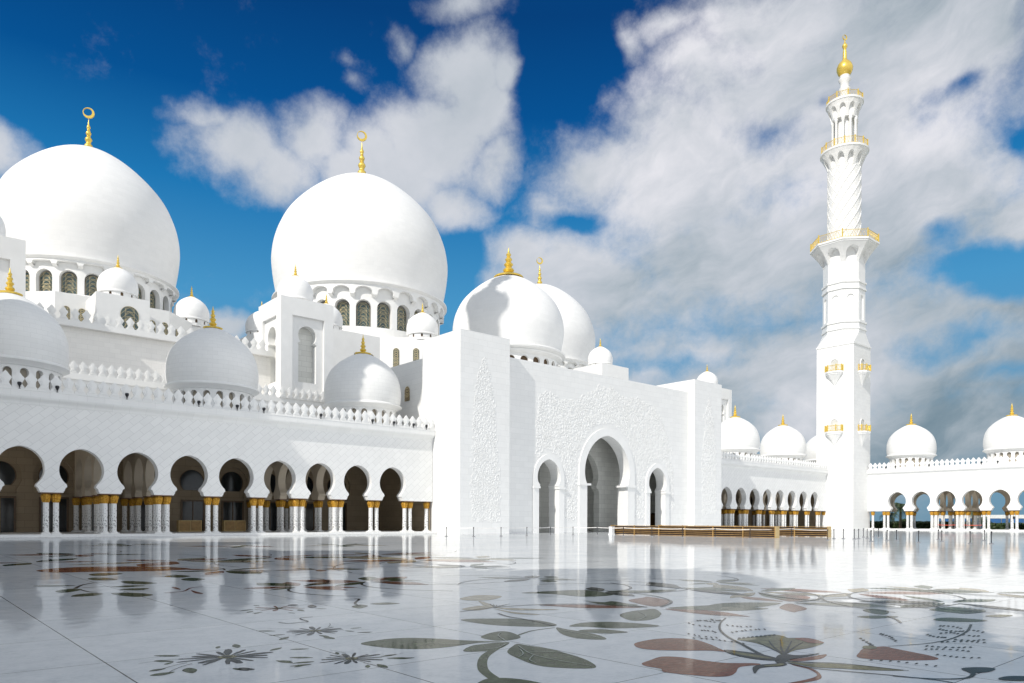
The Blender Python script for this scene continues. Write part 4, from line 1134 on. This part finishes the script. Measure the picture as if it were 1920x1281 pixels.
# star flowers
def star(px, py, r, key, n=16, seed=1):
    rg = random.Random(seed); c = ground(px, py)
    for k in range(n):
        a = 2*PI*k/n+rg.uniform(-.08, .08); L = r*rg.uniform(.8, 1.08); w = r*(.055 if k % 3 else .10)
        ca, sa = math.cos(a), math.sin(a)
        P = [(c[0]+ca*p-sa*q, c[1]+sa*p+ca*q) for p, q in ((r*.12, -.2*w), (L*.6, -w), (L*.95, -w*.7), (L, 0), (L*.95, w*.7), (L*.6, w), (r*.12, .2*w))]
        shape_xy(P, key)
    shape_xy([(c[0]+r*.2*math.cos(2*PI*i/16), c[1]+r*.2*math.sin(2*PI*i/16)) for i in range(16)], 'in_olive')
    shape_xy([(c[0]+r*.1*math.cos(2*PI*i/16), c[1]+r*.1*math.sin(2*PI*i/16)) for i in range(16)], 'in_dark')
    for k in range(9):
        a = rg.uniform(0, 2*PI); d = r*rg.uniform(1.1, 1.75); x, y = c[0]+d*math.cos(a), c[1]+d*math.sin(a); b = a+rg.uniform(-.6, .6); L = r*rg.uniform(.16, .34)
        P = [(x+math.cos(b)*p-math.sin(b)*q, y+math.sin(b)*p+math.cos(b)*q) for p, q in ((-L, 0), (-.3*L, .32*L), (.4*L, .28*L), (L, 0), (.4*L, -.28*L), (-.3*L, -.32*L))]
        shape_xy(catmull(P), 'in_green')
    for k in range(3):
        a = rg.uniform(0, 2*PI); stem_xy([(c[0]+r*t*math.cos(a+.25*t), c[1]+r*t*math.sin(a+.25*t)) for t in (.9, 1.2, 1.5, 1.75)], .012*r/.5, .008*r/.5, 'in_dark')
star(427, 1232, .56, 'in_blue', 16, 1); star(660, 1235, .40, 'in_blue', 14, 2); star(592, 1183, .46, 'in_blue', 14, 3)
star(522, 1141, .5, 'in_brown', 9, 4)
# leaf spray at the left
for pts in ([(790, 122), (850, 110), (950, 112), (1062, 128), (950, 137), (850, 135)], [(1090, 150), (1150, 142), (1300, 148), (1420, 160), (1300, 172), (1150, 165)], [(500, 235), (560, 220), (650, 212), (745, 218), (650, 240), (550, 248)],
            [(640, 280), (700, 262), (850, 250), (935, 258), (850, 275), (700, 283)], [(1000, 255), (1100, 248), (1280, 252), (1380, 268), (1250, 285), (1100, 275)], [(1080, 218), (1200, 208), (1345, 208), (1250, 226)], [(990, 195), (1150, 182), (1310, 184), (1150, 197)],
            [(300, 188), (450, 179), (690, 183), (450, 193)], [(1480, 100), (1560, 85), (1720, 98), (1600, 112)], [(1630, 130), (1720, 113), (1850, 125), (1740, 142)], [(800, 85), (900, 72), (1110, 76), (900, 98)], [(1390, 862), (1460, 855), (1570, 866), (1460, 872)], [(1480, 892), (1530, 876), (1570, 872), (1520, 892)],
            [(1345, 955), (1400, 938), (1500, 930), (1420, 950)], [(1355, 995), (1420, 975), (1580, 960), (1480, 990)], [(1645, 950), (1700, 925), (1780, 940), (1740, 972)]): shape(pts, 'in_green', cC)
stem([(680, 210), (740, 180), (850, 160), (990, 148)], .09, .05, 'in_dark', cC); stem([(745, 205), (850, 198), (990, 188)], .05, .05, 'in_dark', cC); stem([(740, 225), (800, 240), (880, 245)], .05, .05, 'in_dark', cC)
stem([(1480, 250), (1650, 235), (1720, 205), (1830, 192)], .07, .05, 'in_brown', cC); shape([(1545, 200), (1580, 197), (1630, 218), (1590, 215)], 'in_brown', cC); shape([(1720, 225), (1780, 240), (1835, 257), (1760, 252)], 'in_brown', cC)
shape([(330, 48), (600, 22), (1000, 12), (1500, 15), (1720, 35), (1400, 52), (900, 58), (500, 66)], 'in_brown', cC)
stem([(590, 180), (680, 190), (770, 182), (855, 172), (790, 150), (800, 140), (900, 130)], .035, .03, 'in_dark', cE)
for pts in ([(850, 35), (890, 22), (935, 38), (890, 48)], [(670, 25), (720, 18), (770, 24), (720, 30)], [(220, 598), (280, 588), (380, 602), (290, 612)]): shape(pts, 'in_dark', cE)
NM = {'in_green': 'leaf_inlay', 'in_brown': 'petal_inlay', 'in_dark': 'stem_inlay', 'in_olive': 'stamen_inlay', 'in_beige': 'lily_inlay', 'in_blue': 'star_inlay', 'in_pale': 'vein_inlay'}
for k, mbx in INL.items(): obj(NM[k], mbx, M[k], FLOOR)

# ------------------------------------------------------------------ slatted wooden racks
def rack(x, y0, y1, label, h=1.18, depth=.75):
    root = thing('slatted_rack', label, 'rack', (x, (y0+y1)/2, 0), 'slatted wooden racks in the court')
    n = max(2, round((y1-y0)/3.6)); L = (y1-y0)/n
    mb = MB(); mb.box(x+.16, x+depth-.05, y0+.05, y1-.05, .1, h-.08)
    obj('gap_shade_core', mb, M['darkwood'], root)  # near-black filling stands in for the shade between the slats
    for k in range(6):
        z = .06+k*(h-.09)/5; mb = MB(); mb.box(x, x+(depth if k == 5 else .1), y0+.04, y1-.04, z-.024, z+.024); obj('slat', mb, M['wood'], root)
    for k in range(n+1):
        mb = MB(); yy = y0+L*k; mb.box(x-.03, x+.09, yy-.045, yy+.045, .004, h+.02); obj('upright', mb, M['wood'], root)
    for yy in (y0-.06, y1): 
        mb = MB(); mb.box(x-.02, x+depth+.03, yy, yy+.06, .004, h+.03); obj('end_panel', mb, M['endwood'], root)
rack(70.2, 39.8, 62.2, 'long slatted wooden rack, nearer of the two, in front of the portal arches')
rack(79.5, 38.8, 62.0, 'long slatted wooden rack behind the nearer one, towards the minaret')
p = ground(1147, 1004.3, True)
mb = MB(); mb.box(p[0]-.3, p[0]+.3, p[1]-.3, p[1]+.3, .004, .14); mb.box(p[0]-.24, p[0]+.24, p[1]-.24, p[1]+.24, .14, .95)
wb = thing('white_bollard', 'square white bollard at the left end of the near wooden rack', 'bollard', (p[0], p[1], 0))
obj('post', mb, M['whitepaint'], wb)
mb = MB(); mb.prism([(p[0]-.27, p[1]-.27), (p[0]+.27, p[1]-.27), (p[0]+.27, p[1]+.27), (p[0]-.27, p[1]+.27)], .952, 1.02); obj('cap', mb, M['belt'], wb)

# ------------------------------------------------------------------ stanchions with belts
st = [(837, 1005, 'in front of the bright left side of the portal'), (888, 1005.5, 'before the left half of the carved left pilaster'), (939.5, 1005.5, 'before the right edge of the carved left pilaster'), (988, 1005, 'left of the small left portal arch'),
      (1032, 1004.2, 'before the small left portal arch'), (1074.5, 1004, 'between the left and central portal arches'), (1120, 1004.8, 'before the central portal arch, left of the white bollard'), (1169, 1006.8, 'at the left end of the near wooden rack'),
      (1222.5, 1008, 'before the near rack, below the small right portal arch'), (1279.5, 1011, 'before the near rack, below the right recess edge'), (1341, 1011.5, 'before the near rack, below the right pilaster'), (1406.4, 1014.5, 'near the right end of the near wooden rack'),
      (1484, 1012, 'before the middle of the far wooden rack'), (1552, 1017.5, 'at the right end of the far wooden rack'), (1563.7, 1015.5, 'first to the right of the racks, before the minaret'), (1581.5, 1015.5, 'before the sunny face of the minaret'),
      (1602, 1016, 'below the front edge of the minaret'), (1610, 1015.5, 'just right of the front edge of the minaret'), (1619, 1012.5, 'small, before the shaded face of the minaret'), (1626, 1015, 'before the right edge of the minaret'),
      (1633.5, 1021, 'tall, before the single first column of the right arcade'), (1638.5, 1012.5, 'small, right beside the first column of the right arcade'), (1647, 1013.5, 'small, left of the first column pair of the right arcade'), (1663.5, 1019, 'before the first column pair of the right arcade'),
      (1681, 1019.5, 'before the palm seen through the right arcade'), (1722.5, 1023.5, 'before the dark hedge seen through the right arcade'), (1759.5, 1018.5, 'thin, beside the third column pair of the right arcade'), (1766, 1022, 'right of the third column pair of the right arcade'),
      (1819, 1026.5, 'thick, right of the fourth column pair of the right arcade'), (1846, 1021, 'before the fifth column pair of the right arcade'), (1859, 1027.3, 'nearest, right of the fifth column pair of the right arcade')]
sm = {}
def stan(x, y, label, nxt):
    root = thing('stanchion', 'slim metal stanchion '+label, 'stanchion', (x, y, 0), 'stanchions across the court')
    if not sm:
        a = MB(); a.lathe((0, 0, 0), [(.034, .06), (.034, .9)], 10); sm['pole'] = a.mesh('pole', M['black'], smooth=40)
        a = MB(); a.lathe((0, 0, 0), [(.18, .004), (.18, .03), (.08, .06), (.05, .08)], 20); sm['base'] = a.mesh('base', M['steel'], smooth=40)
        a = MB(); a.lathe((0, 0, 0), [(.04, .86), (.055, .88), (.055, .97), (.04, 1.0), (.0, 1.01)], 12); sm['head'] = a.mesh('head', M['black'], smooth=40)
    for k in ('pole', 'base', 'head'):
        o = bpy.data.objects.new(k, sm[k]); COL.objects.link(o); o.parent = root
    if nxt:
        a = MB(); dx, dy = nxt[0]-x, nxt[1]-y; P = []
        for i in range(9):
            t = i/8; P.append((dx*t, dy*t, .93-.05*4*t*(1-t)))
        o0 = 0
        for i in range(8):
            p, q = P[i], P[i+1]; a.quad((p[0], p[1], p[2]-.035), (q[0], q[1], q[2]-.035), (q[0], q[1], q[2]+.035), (p[0], p[1], p[2]+.035))
        link('belt', a.mesh('belt', M['belt']), root)
SP = [ground(x, y, True) for x, y, l in st]
for k, (x, y, l) in enumerate(st): stan(*SP[k], l, SP[k+1] if k < 13 else None)

# ------------------------------------------------------------------ spotlights along the parapets
def spot(x, y, z, label, rot):
    root = thing('spotlight', label, 'spotlight', (x, y, z), 'spotlights on the parapets')
    root.rotation_euler.z = rot; root.scale = (.8, .8, .8)
    if 'lamp' not in sm:
        a = MB(); a.lathe((0, 0, 0), [(.03, .38), (.15, .4), (.21, .52), (.22, .66), (.19, .74), (.08, .78)], 16); sm['lamp'] = a.mesh('lamp_head', M['black'], smooth=40)
        a = MB(); a.lathe((0, 0, 0), [(.10, 0), (.10, .05), (.03, .1), (.05, .2), (.12, .34), (.03, .4)], 12); sm['foot'] = a.mesh('bracket', M['black'], smooth=40)
    for n_, k in (('lamp_head', 'lamp'), ('bracket', 'foot')):
        o = bpy.data.objects.new(n_, sm[k]); COL.objects.link(o); o.parent = root
for px, py, l in ((36, 711, 'at the far left end, below the leftmost dome'), (107, 720, 'below the right edge of the leftmost tiled dome'), (238, 735, 'between the leftmost and the middle tiled domes'), (373, 750, 'below the middle tiled dome, left of its centre'), (445, 758, 'below the right part of the middle tiled dome'),
                  (495, 763, 'below the square turret'), (602, 775, 'below the left edge of the third tiled dome'), (699, 786, 'below the middle of the third tiled dome'), (739, 791, 'below the right edge of the third tiled dome'), (776, 795, 'near the right end of the near parapet'), (800, 798, 'last before the portal on the near parapet')):
    u = wall_v(px, py, VF-.6)[0]; spot(u, VF-.47, 13.40, 'black spotlight on left parapet '+l, 0)
for px, py, l in ((1660, 881, 'left of the first dome'), (1678, 880.5, 'below the left edge of the first dome'), (1741, 878.5, 'below the right edge of the first dome'), (1839, 874, 'below the left edge of the last dome'), (1870, 873, 'below the last dome at the right')):
    v = wall_u(px, py, UR-.6)[0]; spot(UR-.47, v, 13.40, 'black spotlight on right parapet '+l, -PI/2)
# red tape between columns of the right arcade and a camera box on a column
mb = MB()
for ya, yb in ((59.9, 54.95), (54.95, 50.1)):
    for i in range(6):
        t0, t1 = i/6, (i+1)/6; z = lambda t: 1.15-.25*t*(1-t)
        a, b = ya-.75+(yb-ya+1.5)*t0, ya-.75+(yb-ya+1.5)*t1
        mb.quad((UR+.5, a, z(t0)), (UR+.5, b, z(t1)), (UR+.5, b, z(t1)+.1), (UR+.5, a, z(t0)+.1))
tag(obj('barrier_tape', mb, M['redtape']), 'red barrier tape strung between the columns of the right arcade', 'barrier tape')
cb = thing('loudspeaker', 'small black loudspeaker fixed to a column pair near the right edge', 'loudspeaker', (UR+.16, 45.2, 2.6))
mb = MB(); mb.prism([(UR-.08, 45.05), (UR+.2, 45.0), (UR+.2, 45.4), (UR-.08, 45.35)], 2.45, 2.95); obj('case', mb, M['black'], cb)
mb = MB(); mb.box(UR+.2, UR+.26, 45.14, 45.26, 2.5, 2.9); obj('bracket', mb, M['steel'], cb)
# low wooden screens standing inside the near gallery
for k, (u, lab) in enumerate(((26.4, 'low wooden cabinet inside the left arcade, behind the fourth arch'), (31.6, 'low wooden cabinet inside the left arcade, behind the fifth arch'), (4.6, 'low wooden cabinet deep inside the leftmost arch'))):
    root = thing('wooden_cabinet', lab, 'cabinet', (u, 90, .26), 'wooden cabinets inside the arcade')
    mb = MB(); mb.box(u, u+2.6, 89.6, 90.4, .262, 1.6); obj('body', mb, M['endwood'], root)
    for q in range(2):
        mb = MB(); mb.box(u+.1+1.25*q, u+1.25+1.25*q, 89.56, 89.6, .4, 1.5); obj('door', mb, M['wood'], root)

# ------------------------------------------------------------------ garden beyond the right arcade
def leafy_box(mb, x0, x1, y0, y1, z0, z1, n, s, rng):
    for _ in range(n):
        f = rng.random(); x, y, z = rng.uniform(x0, x1), rng.uniform(y0, y1), rng.uniform(z0, z1)
        if f < .5: x = x0+rng.uniform(-.12, .1)
        elif f < .8: z = z1+rng.uniform(-.1, .15)
        a, b = rng.uniform(0, 6.3), rng.uniform(-1, 1); d = Vector((math.cos(a)*math.cos(b), math.sin(a)*math.cos(b), math.sin(b)))
        e = d.cross(Vector((rng.uniform(-1, 1), rng.uniform(-1, 1), rng.uniform(-1, 1)))).normalized()
        p = Vector((x, y, z)); k = s*rng.uniform(.6, 1.3)
        mb.quad(p-d*k, p+e*k*.5, p+d*k, p-e*k*.5)
rh = random.Random(5)
for k, (x0, x1, y0, y1, z1, lab) in enumerate(((199, 201.5, 62, 96, 1.75, 'dark clipped hedge beside the palm, seen through the first arches of the right arcade'), (206, 208, 20, 61.5, 1.45, 'long low hedge seen through the arches near the right edge'))):
    mb = MB(); mb.box(x0+.25, x1-.25, y0+.2, y1-.2, 0, z1-.2); leafy_box(mb, x0, x1, y0, y1, .05, z1, 4200, .3, rh)
    tag(obj('hedge', mb, M['leaf']), lab, 'hedge', 'hedges in the garden')
def palm(x, y, hgt, label, n=26, L=3.4):
    root = thing('palm_tree', label, 'palm tree', (x, y, 0), 'palms in the garden')
    mb = MB(); mb.tube([(x, y, -.02), (x+.15, y+.05, hgt*.5), (x+.1, y, hgt)], .34, .22, 10); obj('trunk', mb, M['bark'], root, 40)
    mb = MB(); rg = random.Random(int(x*10))
    for k in range(n):
        a = 2*PI*k/n*1.9+rg.uniform(-.2, .2); up = rg.uniform(-.5, 1.25); P = []
        for i in range(9):
            t = i/8; P.append(Vector((x+.1+math.cos(a)*L*t*(1-.15*t), y+math.sin(a)*L*t*(1-.15*t), hgt+L*(up*t-1.05*t*t))))
        mb.tube(P, .05, .015, 4)
        for i in range(1, 9):
            for j in (0, .5):
                if i == 8 and j: continue
                p = P[i]*(1-j)+P[min(8, i+1)]*j; d = (P[min(8, i+1)]-P[i-1]).normalized(); sd = d.cross(Vector((0, 0, 1))).normalized(); l = L*.24*(1.1-.6*i/8)
                for sg in (-1, 1):
                    q = p+sd*sg*l+d*l*.5-Vector((0, 0, l*.35)); mb.quad(p-d*.05, p+d*.08, q+d*.03, q-d*.03)
    obj('crown', mb, M['palmleaf'], root)
palm(197, 77.2, 5.6, 'tall palm with drooping fronds in the first arch of the right arcade', 30, 3.2)
palm(203, 82.5, 3.2, 'short bushy palm low in the gap beside the minaret', 24, 2.8)
palm(230, 71.0, 5.0, 'thin distant palm seen through the fourth arch of the right arcade', 22, 2.2)
palm(222, 66.0, 2.2, 'low dark palm above the hedge in the second arch of the right arcade', 26, 3.0)
mb = MB()
hr = thing('site_hoarding', 'long blue hoarding with a white top band far beyond the right arcade', 'hoarding', (262, 60, 0))
mb.box(262, 262.3, 30, 92, 0, 3.0); obj('panel', mb, M['bluefence'], hr)
mb = MB(); mb.box(261.9, 262.4, 30, 92, 3.0, 4.1); obj('top_band', mb, M['whitepaint'], hr)
for k in range(11):
    mb = MB(); mb.box(261.8, 261.98, 31+6*k, 31.2+6*k, 0, 3.0); obj('post', mb, M['steel'], hr)
# a line of far trees along the horizon
rt = random.Random(12)
for k in range(9):
    y = 15+k*12+rt.uniform(-3, 3); x = 300+rt.uniform(-8, 25); hh = rt.uniform(2.6, 4.6)
    lab = ('round' if k % 2 else 'ragged')+' dark tree far beyond the right arcade'
    root = thing('tree', lab, 'tree', (x, y, 0), 'far trees beyond the right arcade')
    mb = MB(); mb.tube([(x, y, -.02), (x+.1, y, hh*.6)], .22, .14, 8); obj('trunk', mb, M['bark'], root)
    mb = MB()
    for _ in range(700):
        v = Vector((rt.gauss(0, 1), rt.gauss(0, 1), rt.gauss(0, .7))); v = v.normalized()*rt.uniform(.5, 1)**.5
        p = Vector((x, y, hh*.72))+Vector((v.x*hh*.62, v.y*hh*.75, v.z*hh*.42)); d = Vector((rt.uniform(-1, 1), rt.uniform(-1, 1), rt.uniform(-1, 1))).normalized(); e = d.orthogonal().normalized()
        mb.quad(p-d*.3, p+e*.18, p+d*.3, p-e*.18)
    obj('crown', mb, M['leaf'], root)

# ------------------------------------------------------------------ sky, sun, camera
SUND = Vector((5.8, 1.3, -4.65)).normalized()
sun = bpy.data.lights.new('sun', 'SUN'); sun.energy = 3.2; sun.angle = R(.53); sun.color = (1, .955, .89)
so = bpy.data.objects.new('sun', sun); COL.objects.link(so); so.rotation_euler = SUND.to_track_quat('-Z', 'Y').to_euler(); so.location = (0, 0, 150)
W = bpy.data.worlds.new('World'); S.world = W; W.use_nodes = True
nt = W.node_tree; N, L = nt.nodes, nt.links; bg = N['Background']
sky = N.new('ShaderNodeTexSky'); sky.sky_type = 'NISHITA'; sky.sun_disc = False
sky.sun_elevation = math.asin(-SUND.z); sky.sun_rotation = math.atan2(-SUND.x, -SUND.y) % (2*PI)
sky.air_density = 1.0; sky.dust_density = .6; sky.ozone_density = 2.5
tc = N.new('ShaderNodeTexCoord'); D = tc.outputs['Generated']
sp = N.new('ShaderNodeSeparateXYZ'); L.new(D, sp.inputs[0])
az = mth(nt, 'SUBTRACT', mth(nt, 'ARCTAN2', sp.outputs[0], sp.outputs[1]), math.atan2(CS, SN))   # azimuth from the middle of the court's far corner
el = mth(nt, 'ARCSINE', sp.outputs[2])
ae = N.new('ShaderNodeCombineXYZ'); L.new(az, ae.inputs[0]); L.new(el, ae.inputs[1])
# ragged edges: the cloud field is looked up at a position stirred by noise
nw = noise(nt, 5.0, 4, D, .55)
wv = N.new('ShaderNodeVectorMath'); wv.operation = 'MULTIPLY_ADD'; L.new(nw.outputs['Color'], wv.inputs[0]); wv.inputs[1].default_value = (.16, .12, 0)
wv2 = N.new('ShaderNodeVectorMath'); wv2.operation = 'SUBTRACT'; L.new(ae.outputs[0], wv2.inputs[0]); wv2.inputs[1].default_value = (.08, .06, 0)
L.new(wv2.outputs[0], wv.inputs[2]); AE = wv.outputs[0]
def dirpx(px, py):
    t = (px-960)/F; e = (976-py)/F
    return math.atan(t), math.atan(e*math.cos(math.atan(t)))
def blob(px, py, rx, ry, k=1.0):
    a, e = dirpx(px, py); c = math.cos(a)
    ra = rx/F*c*c*1.15; re = ry/F*c*1.1
    m = N.new('ShaderNodeMapping'); m.vector_type = 'POINT'
    m.inputs['Scale'].default_value = (1/ra, 1/re, 1); m.inputs['Location'].default_value = (-a/ra, -e/re, 0)
    L.new(AE, m.inputs[0])
    g = N.new('ShaderNodeTexGradient'); g.gradient_type = 'SPHERICAL'; L.new(m.outputs[0], g.inputs[0])
    return mth(nt, 'MULTIPLY', g.outputs['Fac'], k)
def field(bl):
    acc = None
    for b in bl:
        x = blob(*b); acc = x if acc is None else mth(nt, 'MAXIMUM', acc, x)
    return acc
pos = field([(450, 290, 120, 75), (400, 225, 70, 35, .6), (520, 330, 150, 75), (600, 290, 110, 70), (640, 140, 70, 40, .55), (660, 185, 60, 35, .5), (680, 340, 130, 70), (860, 130, 120, 75), (940, 130, 70, 55), (890, 200, 135, 95), (820, 260, 140, 100), (740, 320, 130, 80), (930, 300, 90, 80, .8), (850, 390, 110, 55, .75),
             (-10, 290, 130, 60), (1120, 300, 170, 100, .8), (1060, 380, 120, 60, .7), (1300, 330, 280, 210), (1480, 220, 400, 260), (1320, 130, 150, 70, .75), (1280, 60, 130, 45, .7), (1480, 40, 260, 120, .9), (1780, 60, 420, 250), (1400, 470, 450, 230), (1130, 550, 310, 150), (1000, 470, 130, 70, .85), (1700, 400, 420, 230), (1500, 690, 560, 180), (1850, 650, 400, 170), (1950, 400, 260, 120), (1650, 800, 600, 120, .9), (1230, 700, 220, 60, .75), (1190, 90, 70, 55, .6), (840, 5, 90, 35, .6), (430, 602, 50, 25, .9), (735, 80, 40, 35, .5)])
neg = field([(1770, 190, 70, 28, .5), (1480, 235, 110, 45, .6), (1560, 190, 70, 30, .5), (1910, 250, 50, 30, .4), (1840, 505, 180, 50, .95), (1890, 550, 130, 45, .8), (1740, 470, 70, 50, .5), (1060, 120, 110, 130, .8), (1100, 230, 80, 45, .4), (1800, 650, 170, 40, .75), (1250, 690, 150, 28, .5), (870, 520, 60, 90, .8), (1090, 395, 60, 25, .5), (1860, 700, 120, 25, .5)])
nA = noise(nt, 7.0, 15, D, .70); nB = noise(nt, 2.2, 5, D, .5)
def smooth(x, a, b):
    m = N.new('ShaderNodeMapRange'); m.interpolation_type = 'SMOOTHSTEP'; L.new(x, m.inputs[0]); m.inputs[1].default_value = a; m.inputs[2].default_value = b; return m.outputs[0]
# long rolls of stratocumulus drawn out along the wind
wp = N.new('ShaderNodeSeparateXYZ'); L.new(AE, wp.inputs[0])
def rolls(ang, along, across, det, rough):
    c, q = math.cos(ang), math.sin(ang)
    a = mth(nt, 'ADD', mth(nt, 'MULTIPLY', wp.outputs[0], c*along), mth(nt, 'MULTIPLY', wp.outputs[1], q*along))
    b = mth(nt, 'SUBTRACT', mth(nt, 'MULTIPLY', wp.outputs[1], c*across), mth(nt, 'MULTIPLY', wp.outputs[0], q*across))
    v = N.new('ShaderNodeCombineXYZ'); L.new(a, v.inputs[0]); L.new(b, v.inputs[1]); return noise(nt, 1.0, det, v.outputs[0], rough).outputs[0]
st = rolls(.40, 3.6, 7.5, 12, .60)
# beyond the part of the sky in view (behind the viewer): broken cloud made up to fill the shaded walls
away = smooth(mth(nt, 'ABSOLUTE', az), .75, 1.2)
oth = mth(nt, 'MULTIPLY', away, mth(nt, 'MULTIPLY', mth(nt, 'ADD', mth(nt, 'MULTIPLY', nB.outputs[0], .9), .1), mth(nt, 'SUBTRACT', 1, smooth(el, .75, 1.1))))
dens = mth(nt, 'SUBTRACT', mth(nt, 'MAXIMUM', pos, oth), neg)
dens = mth(nt, 'ADD', dens, mth(nt, 'MULTIPLY', mth(nt, 'SUBTRACT', nA.outputs[0], .5), 1.35))
dens = mth(nt, 'ADD', dens, mth(nt, 'MULTIPLY', mth(nt, 'SUBTRACT', st, .5), .45))
alpha = mth(nt, 'MULTIPLY', smooth(dens, .03, .74), .98)
nC = noise(nt, 5.0, 9, D, .58)
lowd = N.new('ShaderNodeMapRange'); L.new(el, lowd.inputs[0]); lowd.inputs[1].default_value = .04; lowd.inputs[2].default_value = .36
right = smooth(az, -.05, .2)
lum = mth(nt, 'ADD', mth(nt, 'MULTIPLY', lowd.outputs[0], .34), mth(nt, 'MULTIPLY', mth(nt, 'SUBTRACT', nC.outputs[0], .5), .6))
lum = mth(nt, 'ADD', lum, mth(nt, 'MULTIPLY', mth(nt, 'SUBTRACT', st, .5), mth(nt, 'ADD', mth(nt, 'MULTIPLY', right, 1.25), .4)))
lum = mth(nt, 'ADD', lum, .34)
cr = ramp(nt, lum, [(.0, (.13, .215, .275)), (.22, (.23, .31, .37)), (.45, (.43, .49, .545)), (.66, (.585, .62, .675)), (.92, (.80, .80, .845))])
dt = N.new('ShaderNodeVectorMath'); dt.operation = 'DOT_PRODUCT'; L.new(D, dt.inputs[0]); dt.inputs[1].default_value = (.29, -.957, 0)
fill_bank = mixc(nt, smooth(dt.outputs['Value'], .12, .65), (.42, .45, .49), (1.16, 1.18, 1.22))      # unseen fill glow added to lift the shaded walls, dimmer on the sun's side
lit = mixc(nt, away, cr.outputs[0], fill_bank)
# clear sky: deep blue at the top of the view as through a polarising filter, paler and greyer at the horizon
grad = ramp(nt, el, [(0, (.155, .29, .40)), (.10, (.14, .33, .50)), (.28, (.066, .31, .58)), (.40, (.012, .185, .46)), (.50, (.0, .082, .29)), (.60, (.0, .048, .195)), (.66, (.0, .052, .20)), (.82, (.22, .30, .42)), (1.0, (.48, .54, .62))])  # the pale zenith, out of view, is added to brighten the shaded floor
skc = mixc(nt, 1.0, sky.outputs[0], (.06, .09, .12), 'MULTIPLY')
skt = mixc(nt, .96, skc, grad.outputs[0])
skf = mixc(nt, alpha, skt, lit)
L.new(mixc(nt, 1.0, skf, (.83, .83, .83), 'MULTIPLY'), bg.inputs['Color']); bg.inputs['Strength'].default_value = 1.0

cam = bpy.data.cameras.new('camera'); co = bpy.data.objects.new('camera', cam); COL.objects.link(co); S.camera = co
cam.sensor_width = 36; cam.lens = F/1920*36; cam.shift_y = (976.5-640.5)/1920; cam.clip_end = 9000
co.location = (0, 0, EYE)
fw = Vector((CS, SN, 0)).normalized()
q = fw.to_track_quat('-Z', 'Y')
co.rotation_mode = 'QUATERNION'
from mathutils import Quaternion
co.rotation_quaternion = Quaternion(fw, -ROLL) @ q
S.view_settings.view_transform = 'Standard'; S.view_settings.look = 'None'; S.view_settings.exposure = .27; S.view_settings.gamma = 1
S.render.engine = 'CYCLES'
S.cycles.max_bounces = 8; S.cycles.diffuse_bounces = 4; S.cycles.glossy_bounces = 4
try: S.cycles.use_denoising = True
except Exception: pass
